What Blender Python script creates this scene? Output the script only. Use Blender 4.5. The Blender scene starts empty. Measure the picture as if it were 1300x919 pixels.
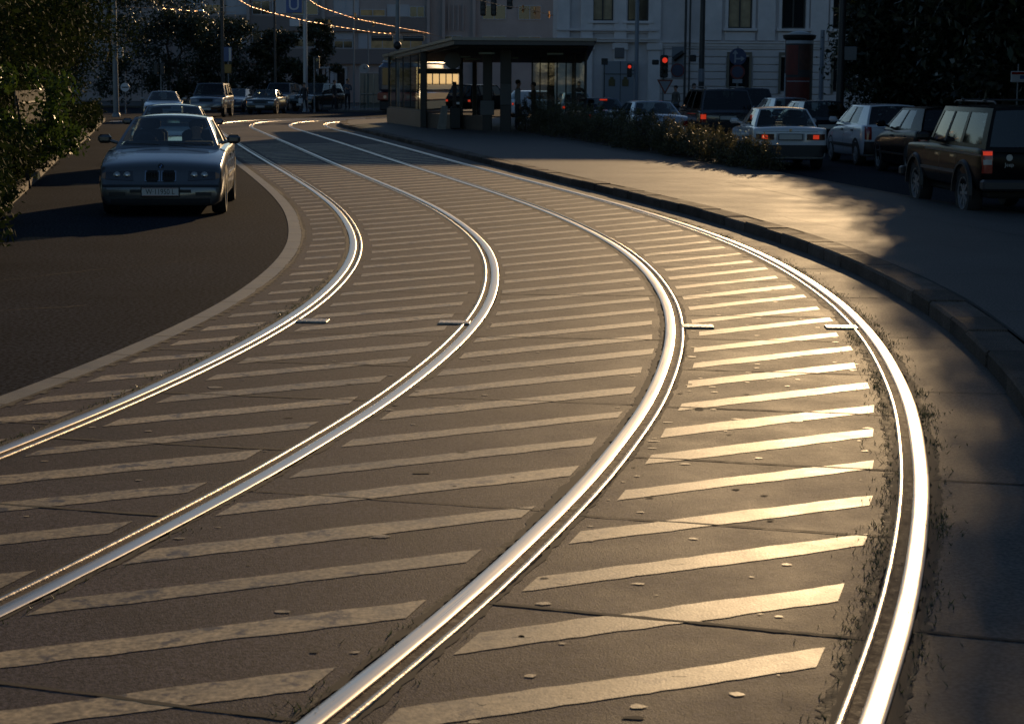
import bpy, bmesh, math, random
import numpy as np
from mathutils import Vector, Matrix
from mathutils.bvhtree import BVHTree
R = math.radians
random.seed(7)
rng = np.random.default_rng(11)
scene = bpy.context.scene
col = scene.collection

# ---------------------------------------------------------------- camera
F, CX, CY, YH, ROLL, H = 2300.0, 650.0, 414.5, 104.0, 0.007, 1.9
PITCH = math.atan((CY - YH) / F)
cr, sr = math.cos(ROLL), math.sin(ROLL)
Rt, Up, Fw = Vector((1, 0, 0)), Vector((0, math.sin(PITCH), math.cos(PITCH))), Vector((0, math.cos(PITCH), -math.sin(PITCH)))
cam = bpy.data.cameras.new('camera'); camo = bpy.data.objects.new('camera', cam); col.objects.link(camo)
xa = Rt * cr + Up * sr; ya = -Rt * sr + Up * cr; za = -Fw
m = Matrix((xa, ya, za)).transposed().to_4x4(); m.translation = Vector((0, 0, H)); camo.matrix_world = m
cam.sensor_width = 36; cam.lens = F / 1300 * 36; cam.shift_y = -45 / 1300
cam.clip_start = .05; cam.clip_end = 3000
cam.dof.use_dof = True; cam.dof.focus_distance = 15.0; cam.dof.aperture_fstop = 9.0
scene.camera = camo

def at(u, v, z=0.0):
    """ground (or height z) point seen at a place of the photograph"""
    a = (u - CX) / F; b = (CY - v) / F
    d = xa * a + ya * b + Fw
    t = (z - H) / d.z
    return Vector((d.x * t, d.y * t, z))
def atY(u, v, Y):
    a = (u - CX) / F; b = (CY - v) / F
    d = xa * a + ya * b + Fw
    t = Y / d.y
    return Vector((d.x * t, Y, H + d.z * t))

# ---------------------------------------------------------------- light
SUN_AZ, SUN_EL = R(12.5), R(12.0)
w = bpy.data.worlds.new('World'); scene.world = w; w.use_nodes = True
nt = w.node_tree; nt.nodes.clear()
sky = nt.nodes.new('ShaderNodeTexSky'); sky.sky_type = 'NISHITA'; sky.sun_disc = False
sky.sun_elevation = SUN_EL; sky.sun_rotation = SUN_AZ; sky.air_density = 1.0; sky.dust_density = .2; sky.ozone_density = 3.0
bg = nt.nodes.new('ShaderNodeBackground'); bg.inputs['Strength'].default_value = 0.11
wo = nt.nodes.new('ShaderNodeOutputWorld')
nt.links.new(sky.outputs[0], bg.inputs[0]); nt.links.new(bg.outputs[0], wo.inputs[0])
sl = bpy.data.lights.new('sun', 'SUN'); sl.energy = 5.0; sl.angle = R(.5); sl.color = (1.0, .68, .36)
so = bpy.data.objects.new('sun', sl); col.objects.link(so)
sd = Vector((math.sin(SUN_AZ) * math.cos(SUN_EL), math.cos(SUN_AZ) * math.cos(SUN_EL), math.sin(SUN_EL)))
so.rotation_euler = sd.to_track_quat('Z', 'Y').to_euler()
scene.view_settings.view_transform = 'Standard'; scene.view_settings.look = 'None'
scene.view_settings.exposure = -0.55; scene.view_settings.gamma = 1.0
scene.cycles.max_bounces = 6; scene.cycles.transparent_max_bounces = 24

# ---------------------------------------------------------------- materials
MATS = {}
def mat(name, color, rough=.6, metal=0., var=0., vscale=6., bump=0., bscale=60., emit=None, estr=0., spec=.5, coat=0., coords='Object', aniso=0., speck=0., sscale=180.):
    if name in MATS: return MATS[name]
    mt = bpy.data.materials.new(name); mt.use_nodes = True
    n = mt.node_tree.nodes; l = mt.node_tree.links; b = n['Principled BSDF']
    b.inputs['Base Color'].default_value = (*color, 1); b.inputs['Roughness'].default_value = rough; b.inputs['Metallic'].default_value = metal
    b.inputs['Specular IOR Level'].default_value = spec
    b.inputs['Coat Weight'].default_value = coat; b.inputs['Coat Roughness'].default_value = .04
    if emit: b.inputs['Emission Color'].default_value = (*emit, 1); b.inputs['Emission Strength'].default_value = estr
    tc = n.new('ShaderNodeTexCoord')
    src = None
    if var:
        t = n.new('ShaderNodeTexNoise'); t.inputs['Scale'].default_value = vscale; t.inputs['Detail'].default_value = 6; t.inputs['Roughness'].default_value = .65
        l.new(tc.outputs[coords], t.inputs['Vector'])
        r = n.new('ShaderNodeMapRange'); r.inputs['From Min'].default_value = .3; r.inputs['From Max'].default_value = .7
        r.inputs['To Min'].default_value = 1 - var; r.inputs['To Max'].default_value = 1 + var; l.new(t.outputs[0], r.inputs[0])
        mx = n.new('ShaderNodeVectorMath'); mx.operation = 'SCALE'; mx.inputs[0].default_value = color; l.new(r.outputs[0], mx.inputs['Scale'])
        src = mx.outputs[0]
        r2 = n.new('ShaderNodeMapRange'); r2.inputs['From Min'].default_value = .3; r2.inputs['From Max'].default_value = .7
        r2.inputs['To Min'].default_value = max(.02, rough * (1 - var * .35)); r2.inputs['To Max'].default_value = min(1, rough * (1 + var * .35)); l.new(t.outputs[0], r2.inputs[0]); l.new(r2.outputs[0], b.inputs['Roughness'])
    if speck:
        t = n.new('ShaderNodeTexNoise'); t.inputs['Scale'].default_value = sscale; t.inputs['Detail'].default_value = 2
        l.new(tc.outputs[coords], t.inputs['Vector'])
        r = n.new('ShaderNodeMapRange'); r.inputs['From Min'].default_value = .35; r.inputs['From Max'].default_value = .72
        r.inputs['To Min'].default_value = 1 - speck; r.inputs['To Max'].default_value = 1 + speck * 1.6; l.new(t.outputs[0], r.inputs[0])
        mx = n.new('ShaderNodeVectorMath'); mx.operation = 'SCALE'
        if src: l.new(src, mx.inputs[0])
        else: mx.inputs[0].default_value = color
        l.new(r.outputs[0], mx.inputs['Scale']); src = mx.outputs[0]
    if src: l.new(src, b.inputs['Base Color'])
    if bump:
        t = n.new('ShaderNodeTexNoise'); t.inputs['Scale'].default_value = bscale; t.inputs['Detail'].default_value = 5
        l.new(tc.outputs[coords], t.inputs['Vector'])
        bp = n.new('ShaderNodeBump'); bp.inputs['Strength'].default_value = bump; bp.inputs['Distance'].default_value = .01
        l.new(t.outputs[0], bp.inputs['Height']); l.new(bp.outputs[0], b.inputs['Normal'])
    MATS[name] = mt
    return mt

def glass(name, tint, gl=1.0):
    if name in MATS: return MATS[name]
    mt = bpy.data.materials.new(name); mt.use_nodes = True
    n = mt.node_tree.nodes; l = mt.node_tree.links; n.clear()
    o = n.new('ShaderNodeOutputMaterial'); tr = n.new('ShaderNodeBsdfTransparent'); g = n.new('ShaderNodeBsdfGlossy')
    g.inputs['Roughness'].default_value = .03; g.inputs['Color'].default_value = (gl, gl, gl, 1); tr.inputs['Color'].default_value = (*tint, 1)
    fr = n.new('ShaderNodeFresnel'); fr.inputs['IOR'].default_value = 1.25 if name == 'shelter_glass' else 1.55
    no = n.new('ShaderNodeTexNoise'); no.inputs['Scale'].default_value = 3; bp = n.new('ShaderNodeBump'); bp.inputs['Strength'].default_value = .04
    l.new(no.outputs[0], bp.inputs['Height']); l.new(bp.outputs[0], g.inputs['Normal'])
    mx = n.new('ShaderNodeMixShader'); ge = n.new('ShaderNodeNewGeometry'); mu = n.new('ShaderNodeMath'); mu.operation = 'MULTIPLY'; iv = n.new('ShaderNodeMath'); iv.operation = 'SUBTRACT'; iv.inputs[0].default_value = 1.
    l.new(ge.outputs['Backfacing'], iv.inputs[1]); l.new(fr.outputs[0], mu.inputs[0]); l.new(iv.outputs[0], mu.inputs[1])
    l.new(mu.outputs[0], mx.inputs[0]); l.new(tr.outputs[0], mx.inputs[1]); l.new(g.outputs[0], mx.inputs[2]); l.new(mx.outputs[0], o.inputs[0])
    MATS[name] = mt; return mt

def leafmat(name, c1, c2, rough=.42, tr=.35, sp=.5):
    mt = bpy.data.materials.new(name); mt.use_nodes = True
    n = mt.node_tree.nodes; l = mt.node_tree.links; b = n['Principled BSDF']; out = n['Material Output']
    g = n.new('ShaderNodeNewGeometry'); cr_ = n.new('ShaderNodeValToRGB')
    cr_.color_ramp.elements[0].color = (*c1, 1); cr_.color_ramp.elements[1].color = (*c2, 1)
    l.new(g.outputs['Random Per Island'], cr_.inputs[0]); l.new(cr_.outputs[0], b.inputs['Base Color'])
    b.inputs['Roughness'].default_value = rough; b.inputs['Specular IOR Level'].default_value = sp
    t = n.new('ShaderNodeBsdfTranslucent'); l.new(cr_.outputs[0], t.inputs[0])
    mx = n.new('ShaderNodeMixShader'); mx.inputs[0].default_value = tr
    l.new(b.outputs[0], mx.inputs[1]); l.new(t.outputs[0], mx.inputs[2]); l.new(mx.outputs[0], out.inputs[0])
    MATS[name] = mt; return mt

M_asph = mat('asphalt', (.028, .031, .037), .9, var=.3, vscale=.45, bump=.35, bscale=90, speck=.75, sscale=30, spec=.012)
M_road = mat('pavement_asphalt', (.085, .078, .072), .72, var=.25, vscale=.7, bump=.3, bscale=120, speck=.35, sscale=55, spec=.16)
M_paint = mat('worn_stripe_paint', (.37, .275, .15), .54, var=.22, vscale=5., bump=.12, bscale=110, spec=.26, speck=.35, sscale=45)
M_band = mat('pale_concrete_band', (.20, .175, .125), .6, var=.25, vscale=4., bump=.3, bscale=70)
M_joint = mat('dark_joint_dirt', (.012, .011, .009), .9)
M_white = mat('white_road_paint', (.5, .5, .48), .6, var=.2, vscale=3)
M_kerb = mat('granite_kerb', (.105, .082, .068), .82, spec=.08, var=.4, vscale=2.5, bump=.5, bscale=60, speck=.35, sscale=90)
M_steel = mat('polished_rail_steel', (.66, .61, .54), .36, 1., var=.12, vscale=14, bump=.05, bscale=12)
def streaks(mt):
    n = mt.node_tree.nodes; l = mt.node_tree.links; b = n['Principled BSDF']
    uv = n.new('ShaderNodeUVMap'); mp = n.new('ShaderNodeMapping'); mp.inputs['Scale'].default_value = (1.2, 46, 1); l.new(uv.outputs[0], mp.inputs[0])
    t = n.new('ShaderNodeTexNoise'); t.inputs['Scale'].default_value = 1.; t.inputs['Detail'].default_value = 5; l.new(mp.outputs[0], t.inputs['Vector'])
    r_ = n.new('ShaderNodeMapRange'); r_.inputs['From Min'].default_value = .3; r_.inputs['From Max'].default_value = .7; r_.inputs['To Min'].default_value = .26; r_.inputs['To Max'].default_value = .5; l.new(t.outputs[0], r_.inputs[0]); l.new(r_.outputs[0], b.inputs['Roughness'])
    sp = n.new('ShaderNodeSeparateXYZ'); l.new(uv.outputs[0], sp.inputs[0])
    t2 = n.new('ShaderNodeTexNoise'); t2.inputs['Scale'].default_value = 9; l.new(uv.outputs[0], t2.inputs['Vector'])
    ad = n.new('ShaderNodeMath'); ad.operation = 'MULTIPLY_ADD'; ad.inputs[1].default_value = .10; l.new(t2.outputs[0], ad.inputs[0]); l.new(sp.outputs[1], ad.inputs[2])
    cr2 = n.new('ShaderNodeValToRGB'); e = cr2.color_ramp.elements; e[0].position = .17; e[0].color = (.07, .035, .02, 1); e[1].position = .24; e[1].color = (.66, .61, .54, 1)
    q = e.new(.86); q.color = (.60, .54, .46, 1); q = e.new(.97); q.color = (.10, .05, .03, 1); l.new(ad.outputs[0], cr2.inputs[0]); l.new(cr2.outputs[0], b.inputs['Base Color'])
streaks(M_steel)
M_rust = mat('rusty_rail_steel', (.035, .018, .010), .85, .0, var=.4, vscale=20, bump=.3, bscale=80)
M_lip = mat('worn_rail_lip', (.50, .43, .34), .36, .9, var=.35, vscale=25, bump=.2, bscale=60)
M_soil = mat('soil', (.025, .02, .015), .9, var=.4, vscale=3, bump=.8, bscale=20)
M_black = mat('black_plastic', (.012, .012, .013), .5)
M_tyre = mat('tyre_rubber', (.015, .015, .015), .75, bump=.2, bscale=90)
M_under = mat('cabin_dark', (.01, .01, .011), .8)
M_chrome = mat('chrome', (.7, .7, .7), .12, 1.)
M_rim = mat('alloy_rim', (.24, .25, .27), .35, .25)
M_pole = mat('grey_painted_steel', (.16, .18, .20), .45, .2, var=.15, vscale=3)
M_dpole = mat('dark_painted_steel', (.035, .037, .04), .5, .2)
M_redlit = mat('red_lamp_lit', (.5, .02, .01), .3, emit=(1., .06, .015), estr=.55)
M_redlamp = mat('red_lamp_lens', (.22, .012, .008), .2, coat=.6)
M_amber = mat('amber_lamp_lit', (.6, .25, .02), .3, emit=(1., .35, .03), estr=.9)
M_sigred = mat('signal_red_lit', (.6, .03, .02), .3, emit=(1., .05, .02), estr=.8)
M_head = mat('headlamp_lens', (.33, .33, .32), .1, .5, coat=1.)
M_plate = mat('plate_white', (.5, .5, .48), .45)
M_ink = mat('plate_ink', (.02, .02, .02), .6)
M_glass = glass('car_glass', (.58, .66, .66))
M_dglass = glass('dark_car_glass', (.10, .12, .12))
M_bglass = glass('shelter_glass', (.86, .88, .80))
M_wire = mat('copper_wire', (.55, .28, .12), .3, 1.)

# concrete slabs: one tone for every slab, from the slab's own number in the UV map
def slabmat():
    mt = mat('concrete_slab', (.062, .051, .051), .70, var=.25, vscale=1.7, bump=.3, bscale=150, speck=.5, sscale=60, spec=.09)
    n = mt.node_tree.nodes; l = mt.node_tree.links; b = n['Principled BSDF']
    src = b.inputs['Base Color'].links[0].from_socket
    uv = n.new('ShaderNodeUVMap'); fl = n.new('ShaderNodeVectorMath'); fl.operation = 'FLOOR'; l.new(uv.outputs[0], fl.inputs[0])
    wn = n.new('ShaderNodeTexWhiteNoise'); wn.noise_dimensions = '2D'; l.new(fl.outputs[0], wn.inputs['Vector'])
    mr = n.new('ShaderNodeMapRange'); mr.inputs['To Min'].default_value = .8; mr.inputs['To Max'].default_value = 1.2; l.new(wn.outputs[0], mr.inputs[0])
    sc = n.new('ShaderNodeVectorMath'); sc.operation = 'SCALE'; l.new(src, sc.inputs[0]); l.new(mr.outputs[0], sc.inputs['Scale']); l.new(sc.outputs[0], b.inputs['Base Color'])
    return mt
M_slab = slabmat()
def wear(mt, under, lo, hi, sc1, sc2):
    n = mt.node_tree.nodes; l = mt.node_tree.links; b = n['Principled BSDF']; src = b.inputs['Base Color'].links[0].from_socket
    tc = n.new('ShaderNodeTexCoord'); mp = n.new('ShaderNodeMapping'); l.new(tc.outputs['Object'], mp.inputs[0]); mp.inputs['Scale'].default_value = (1, 1, 1)
    t1 = n.new('ShaderNodeTexNoise'); t1.inputs['Scale'].default_value = sc1; t1.inputs['Detail'].default_value = 8; t1.inputs['Roughness'].default_value = .7; l.new(mp.outputs[0], t1.inputs['Vector'])
    r_ = n.new('ShaderNodeMapRange'); r_.inputs['From Min'].default_value = lo; r_.inputs['From Max'].default_value = hi; l.new(t1.outputs[0], r_.inputs[0])
    mx = n.new('ShaderNodeMix'); mx.data_type = 'RGBA'; l.new(r_.outputs[0], mx.inputs[0]); l.new(src, mx.inputs[6]); mx.inputs[7].default_value = (*under, 1); l.new(mx.outputs[2], b.inputs['Base Color'])
wear(M_paint, (.07, .058, .052), .55, .62, 5.5, 0)
wear(M_slab, (.036, .029, .027), .55, .75, .9, 0)
def islands(mt, a=.8, b_=1.2):
    n = mt.node_tree.nodes; l = mt.node_tree.links; b = n['Principled BSDF']; src = b.inputs['Base Color'].links[0].from_socket
    g = n.new('ShaderNodeNewGeometry'); mr = n.new('ShaderNodeMapRange'); mr.inputs['To Min'].default_value = a; mr.inputs['To Max'].default_value = b_; l.new(g.outputs['Random Per Island'], mr.inputs[0])
    sc = n.new('ShaderNodeVectorMath'); sc.operation = 'SCALE'; l.new(src, sc.inputs[0]); l.new(mr.outputs[0], sc.inputs['Scale']); l.new(sc.outputs[0], b.inputs['Base Color'])
islands(M_kerb, .7, 1.35); islands(M_paint, .78, 1.15)
wear(M_asph, (.036, .039, .044), .58, .66, .35, 0)

# ---------------------------------------------------------------- helpers
def tag(o, label=None, cat=None, group=None, kind=None):
    if label: o['label'] = label
    if cat: o['category'] = cat
    if group: o['group'] = group
    if kind: o['kind'] = kind
    return o
def empty(name, loc, rz=0, label=None, cat=None, group=None):
    o = bpy.data.objects.new(name, None); col.objects.link(o); o.location = loc; o.rotation_euler = (0, 0, rz); o.empty_display_size = .3
    return tag(o, label, cat, group)
class MB:
    def __init__(s): s.v = []; s.f = []; s.uv = None
    def add(s, vs, fs):
        k = len(s.v); s.v += [(float(p[0]), float(p[1]), float(p[2])) for p in vs]; s.f += [tuple(i + k for i in f) for f in fs]; return s
    def box(s, c, d, rz=0., bev=0.):
        x, y, z = d[0] / 2, d[1] / 2, d[2] / 2; ca, sa = math.cos(rz), math.sin(rz)
        b = min(bev, x * .8, y * .8, z * .8)
        if b <= 0:
            P = [(i, j, k) for k in (-z, z) for i, j in ((-x, -y), (x, -y), (x, y), (-x, y))]
            Fc = [(0, 3, 2, 1), (4, 5, 6, 7), (0, 1, 5, 4), (1, 2, 6, 5), (2, 3, 7, 6), (3, 0, 4, 7)]
        else:
            P = []; rings = [(-z, b), (-z + b, 0), (z - b, 0), (z, b)]
            for zz, q in rings:
                X, Y = x - q, y - q; e = b if q == 0 else b * .6
                P += [(a * 1., bb * 1., zz) for a, bb in ((-X + e, -Y), (X - e, -Y), (X, -Y + e), (X, Y - e), (X - e, Y), (-X + e, Y), (-X, Y - e), (-X, -Y + e))]
            Fc = [tuple(range(7, -1, -1)), tuple(range(24, 32))]
            for r_ in range(3):
                for i in range(8):
                    j = (i + 1) % 8; Fc.append((r_ * 8 + i, r_ * 8 + j, r_ * 8 + 8 + j, r_ * 8 + 8 + i))
        return s.add([(c[0] + p[0] * ca - p[1] * sa, c[1] + p[0] * sa + p[1] * ca, c[2] + p[2]) for p in P], Fc)
    def cyl(s, p0, p1, r0, r1=None, n=12, cap=True):
        r1 = r0 if r1 is None else r1
        p0, p1 = Vector(p0), Vector(p1); a = (p1 - p0).normalized(); u = a.orthogonal().normalized(); v = a.cross(u)
        P = []
        for p, r in ((p0, r0), (p1, r1)):
            for i in range(n):
                t = 2 * math.pi * i / n; P.append(p + u * (r * math.cos(t)) + v * (r * math.sin(t)))
        Fc = [(i, (i + 1) % n, n + (i + 1) % n, n + i) for i in range(n)]
        if cap: Fc += [tuple(range(n - 1, -1, -1)), tuple(range(n, 2 * n))]
        return s.add(P, Fc)
    def tube(s, pts, r, n=6):
        for a, b in zip(pts[:-1], pts[1:]): s.cyl(a, b, r if not callable(r) else r(a), None, n)
        return s
    def lathe(s, prof, n=24, axis='z', c=(0, 0, 0), cap=True):
        P = []
        for (r, h) in prof:
            for i in range(n):
                t = 2 * math.pi * i / n; a, b = r * math.cos(t), r * math.sin(t)
                P.append({'z': (a, b, h), 'x': (h, a, b), 'y': (a, h, b)}[axis])
        P = [(p[0] + c[0], p[1] + c[1], p[2] + c[2]) for p in P]
        Fc = []
        for k in range(len(prof) - 1):
            for i in range(n):
                j = (i + 1) % n; Fc.append((k * n + i, k * n + j, (k + 1) * n + j, (k + 1) * n + i))
        if cap: Fc += [tuple(range(n)), tuple((len(prof) - 1) * n + i for i in range(n - 1, -1, -1))]
        return s.add(P, Fc)
    def prism(s, poly, z0, z1):
        n = len(poly); P = [(p[0], p[1], z0 if not callable(z0) else z0(p)) for p in poly] + [(p[0], p[1], z1 if not callable(z1) else z1(p)) for p in poly]
        return s.add(P, [tuple(range(n - 1, -1, -1)), tuple(range(n, 2 * n))] + [(i, (i + 1) % n, n + (i + 1) % n, n + i) for i in range(n)])
    def sphere(s, c, r, n=12, sc=(1, 1, 1)):
        P = []; m_ = n // 2
        for k in range(m_ + 1):
            t = math.pi * k / m_
            for i in range(n):
                a = 2 * math.pi * i / n; P.append((c[0] + r * sc[0] * math.sin(t) * math.cos(a), c[1] + r * sc[1] * math.sin(t) * math.sin(a), c[2] + r * sc[2] * math.cos(t)))
        return s.add(P, [(k * n + i, (k + 1) * n + i, (k + 1) * n + (i + 1) % n, k * n + (i + 1) % n) for k in range(m_) for i in range(n)])
    def build(s, name, m_, parent=None, smooth=False, uv=None, fix=True):
        me = bpy.data.meshes.new(name); me.from_pydata([tuple(map(float, q)) for q in s.v], [], [tuple(map(int, f)) for f in s.f])
        if fix:
            bm = bmesh.new(); bm.from_mesh(me)
            bmesh.ops.recalc_face_normals(bm, faces=bm.faces); bm.to_mesh(me); bm.free()
        for q in (m_ if isinstance(m_, (list, tuple)) else [m_]): me.materials.append(q)
        o = bpy.data.objects.new(name, me); col.objects.link(o)
        if parent: o.parent = parent
        if smooth:
            for p in me.polygons: p.use_smooth = True
            if smooth != 'all':
                try: me.set_sharp_from_angle(angle=R(smooth if smooth is not True else 35))
                except Exception: pass
        if uv is not None:
            l = me.uv_layers.new(name='UVMap')
            for lo in me.loops: l.data[lo.index].uv = uv[lo.vertex_index]
        return o
def copy_tree(o, parent=None):
    c = o.copy(); col.objects.link(c); c.parent = parent
    for ch in list(o.children): copy_tree(ch, c)
    return c
def text_mesh(name, body, size, m_, parent, loc, rot, ext=.002, sx=1.):
    cu = bpy.data.curves.new(name + '_c', 'FONT'); cu.body = body; cu.size = size; cu.align_x = 'CENTER'; cu.align_y = 'CENTER'; cu.extrude = ext
    t = bpy.data.objects.new('t', cu); col.objects.link(t)
    dg = bpy.context.evaluated_depsgraph_get(); me = bpy.data.meshes.new_from_object(t.evaluated_get(dg)); bpy.data.objects.remove(t)
    me.name = name; me.materials.clear(); me.materials.append(m_)
    o = bpy.data.objects.new(name, me); col.objects.link(o); o.parent = parent; o.location = loc; o.rotation_euler = rot; o.scale = (sx, 1, 1); return o

# ---------------------------------------------------------------- track geometry (metres; fitted circular-ish curve)
KY = [-5, 2.0, 4.0, 6.0, 7.5, 9.0, 11.0, 13.5, 16.0, 19.0, 22.0, 26.0, 30.0, 35.0, 41.0, 48.0, 56.0, 64.0, 72.0]
KX = [[-7.9, -5.025, -4.204, -3.497, -3.043, -2.654, -2.238, -1.883, -1.711, -1.728, -1.95, -2.484, -3.188, -4.19, -5.449, -6.922, -8.572, -10.194, -11.804],
      [-6.3, -3.425, -2.614, -1.919, -1.475, -1.096, -0.693, -0.354, -0.19, -0.203, -0.414, -0.94, -1.653, -2.683, -3.94, -5.37, -6.991, -8.634, -10.28],
      [-4.55, -1.793, -1.002, -0.323, 0.111, 0.48, 0.869, 1.193, 1.346, 1.328, 1.119, 0.602, -0.094, -1.095, -2.337, -3.75, -5.355, -6.996, -8.665],
      [-2.8, -0.087, 0.679, 1.324, 1.73, 2.069, 2.426, 2.723, 2.863, 2.837, 2.616, 2.072, 1.343, 0.323, -0.901, -2.288, -3.859, -5.463, -7.117]]
def crom(xs, ys, x):
    j = int(np.searchsorted(xs, x)) - 1; j = min(max(j, 0), len(xs) - 2); h = xs[j + 1] - xs[j]; t = (x - xs[j]) / h
    def tg(k): a, c = max(k - 1, 0), min(k + 1, len(xs) - 1); return (ys[c] - ys[a]) / (xs[c] - xs[a])
    return (2*t**3-3*t*t+1)*ys[j] + (t**3-2*t*t+t)*h*tg(j) + (-2*t**3+3*t*t)*ys[j+1] + (t**3-t*t)*h*tg(j+1)
NEAR = list(np.arange(-5, 71.01, .4))
CXc, CYc = 1.75, 82.0
RAD = [14.6, 13.09, 11.55, 10.0]
def rail_path(i):
    P = [(crom(KY, KX[i], y), y) for y in NEAR]
    r = RAD[i]; p0 = np.array(P[-1]); d0 = np.array(P[-1]) - np.array(P[-2]); d0 /= np.linalg.norm(d0)
    p1 = np.array((CXc - r, CYc)); L = np.linalg.norm(p1 - p0)
    for k in range(1, 11):
        t = k / 10; q = (2*t**3-3*t*t+1)*p0 + (t**3-2*t*t+t)*L*d0 + (-2*t**3+3*t*t)*p1 + (t**3-t*t)*L*np.array((0, 1.)); P.append(tuple(q))
    for k in range(1, 25):
        a = R(72) * k / 24; P.append((CXc - r * math.cos(a), CYc + r * math.sin(a)))
    d = np.array((math.sin(R(72)), math.cos(R(72)))); q = np.array(P[-1])
    for k in range(1, 9): P.append(tuple(q + d * k * 4))
    return np.array(P)
def offs(P, o):
    T = np.gradient(P, axis=0); T /= np.linalg.norm(T, axis=1)[:, None]
    o = np.broadcast_to(np.asarray(o, float), (len(P),))
    return P + np.stack([T[:, 1], -T[:, 0]], 1) * o[:, None]
RP = [rail_path(i) for i in range(4)]
SL = np.concatenate([[0], np.cumsum(np.linalg.norm(np.diff((RP[1] + RP[2]) / 2, axis=0), axis=1))])

def strip(name, A, B, m_, z=.004, div=6, zone=0, step=1.4):
    """sheet between two polylines of equal length; UV = (slab number along, zone)"""
    mb = MB(); uv = []
    za_, zb_ = (z if isinstance(z, tuple) else (z, z))
    for k in range(len(A)):
        for j in range(div + 1):
            t = j / div; p = A[k] * (1 - t) + B[k] * t
            mb.v.append((p[0], p[1], za_ * (1 - t) + zb_ * t)); uv.append((SL[k] / step + zone * .37, zone + .5))
    for k in range(len(A) - 1):
        for j in range(div):
            a = k * (div + 1) + j; mb.f.append((a, a + 1, a + div + 2, a + div + 1))
    o = mb.build(name, m_, None, 'all', uv=uv)
    return tag(o, kind='structure')

# ground sheet
gb = MB(); gb.add([(-700, -60, 0), (700, -60, 0), (700, 1200, 0), (-700, 1200, 0)], [(0, 1, 2, 3)])
tag(gb.build('ground', M_asph), kind='structure')
HW, GI = .040, .105       # rail: head half width, inner edge of the lip
edge0 = offs(RP[0], -.78); edge1 = offs(RP[0], -.62)
strip('kerb_strip', edge0, edge1, M_band, z=.006, div=2)
strip('tram_bed', edge1, offs(RP[0], -.055), M_slab, z=.004, zone=1, step=2.8)
strip('tram_bed', offs(RP[0], GI + .012), offs(RP[1], -GI - .012), M_slab, z=.004, zone=2)
strip('tram_bed', offs(RP[1], .055), offs(RP[2], -.055), M_slab, z=.004, zone=3, step=2.7)
strip('tram_bed', offs(RP[2], GI + .012), offs(RP[3], -GI - .012), M_slab, z=.004, zone=4)
KOFF = np.interp(RP[3][:, 1], [5, 16, 23, 30, 50, 62, 80], [.66, .62, .53, .47, .5, .55, .6])
kline = offs(RP[3], KOFF)
M_gut = mat('gutter_concrete', (.10, .085, .075), .75, spec=.15, var=.3, vscale=1.2, bump=.3, bscale=150, speck=.3, sscale=60)
strip('gutter', offs(RP[3], .055), kline, M_gut, z=.004, zone=5, step=2.5)

# rails: one thing each, head, groove, lip
def rail(i, side, label):
    """side=+1: groove and lip lie to the right of the head"""
    P = RP[i]; root = empty('tram_rail', (float(P[30][0]), float(P[30][1]), 0), 0, label, 'rail', 'grooved tram rails')
    o0 = np.array(root.location[:2])
    def sweep(name, prof, m_):
        mb = MB(); n = len(prof); uv = []
        lines = [offs(P, a * side) - o0 for a, _ in prof]
        for k in range(len(P)):
            for j, (a, z) in enumerate(prof): mb.v.append((lines[j][k][0], lines[j][k][1], z)); uv.append((SL[k], j / (n - 1)))
        for k in range(len(P) - 1):
            for j in range(n - 1): a = k * n + j; mb.f.append((a, a + 1, a + n + 1, a + n))
        return mb.build(name, m_, root, 'all', uv=uv)
    sweep('rail_head', [(-.042, -.002), (-.0415, .009), (-.037, .0125), (-.024, .0142), (0, .0148), (.020, .0142), (.031, .0122), (.037, .0085), (.038, .004)], M_steel)
    sweep('rail_groove', [(.038, .004), (.042, .0022), (.072, .0022), (.078, .004)], M_rust)
    sweep('rail_lip', [(.078, .004), (.080, .011), (.088, .0125), (.096, .0125), (.103, .009), (.105, -.002)], M_lip)
    return root
rail(0, 1, 'leftmost polished tram rail, nearest the silver sedan and the dark road')
rail(1, -1, 'second tram rail from the left, inner rail sweeping round the curve')
rail(2, 1, 'third tram rail from the left, leaving the picture at bottom centre')
rail(3, -1, 'rightmost tram rail, outermost of the four, running beside the gutter and kerb')

# dark dirt lines beside each rail
def ribbon(name, line, wdt, m_, z, jit=.3, sub=1):
    mb = MB(); L = offs(line, 0); n = len(L)
    ns_ = rng.normal(size=(2, n)); lo_ = np.zeros((2, n)); a_ = np.zeros(2)
    for k in range(n): a_ = a_ * .86 + ns_[:, k] * .5; lo_[:, k] = a_
    ww = wdt / 2 * np.clip(1 + jit * (.75 * lo_ + .45 * rng.normal(size=(2, n))), .08, 3.2)
    A = offs(line, -ww[0]); B = offs(line, ww[1])
    for k in range(n): mb.v += [(A[k][0], A[k][1], z), (B[k][0], B[k][1], z)]
    for k in range(n - 1): mb.f.append((2 * k, 2 * k + 1, 2 * k + 3, 2 * k + 2))
    return mb
def dense(P, s):
    d = np.concatenate([[0], np.cumsum(np.linalg.norm(np.diff(P, axis=0), axis=1))]); t = np.arange(0, d[-1], s)
    return np.stack([np.interp(t, d, P[:, 0]), np.interp(t, d, P[:, 1])], 1)
dirt = MB(); dirt_soil = MB(); M_soilb = mat('mossy_soil', (.035, .031, .020), .9, var=.5, vscale=12, bump=.3, bscale=60)
for i, o in ((0, -.056), (0, GI + .008), (1, .056), (1, -GI - .008), (2, -.062), (2, GI + .012), (3, .065), (3, -GI - .012)):
    b = ribbon('x', dense(offs(RP[i], o)[:200], .045), .03 if abs(o) < .09 else .02, M_joint, .0062, .75); dirt.add(b.v, b.f)
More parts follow.
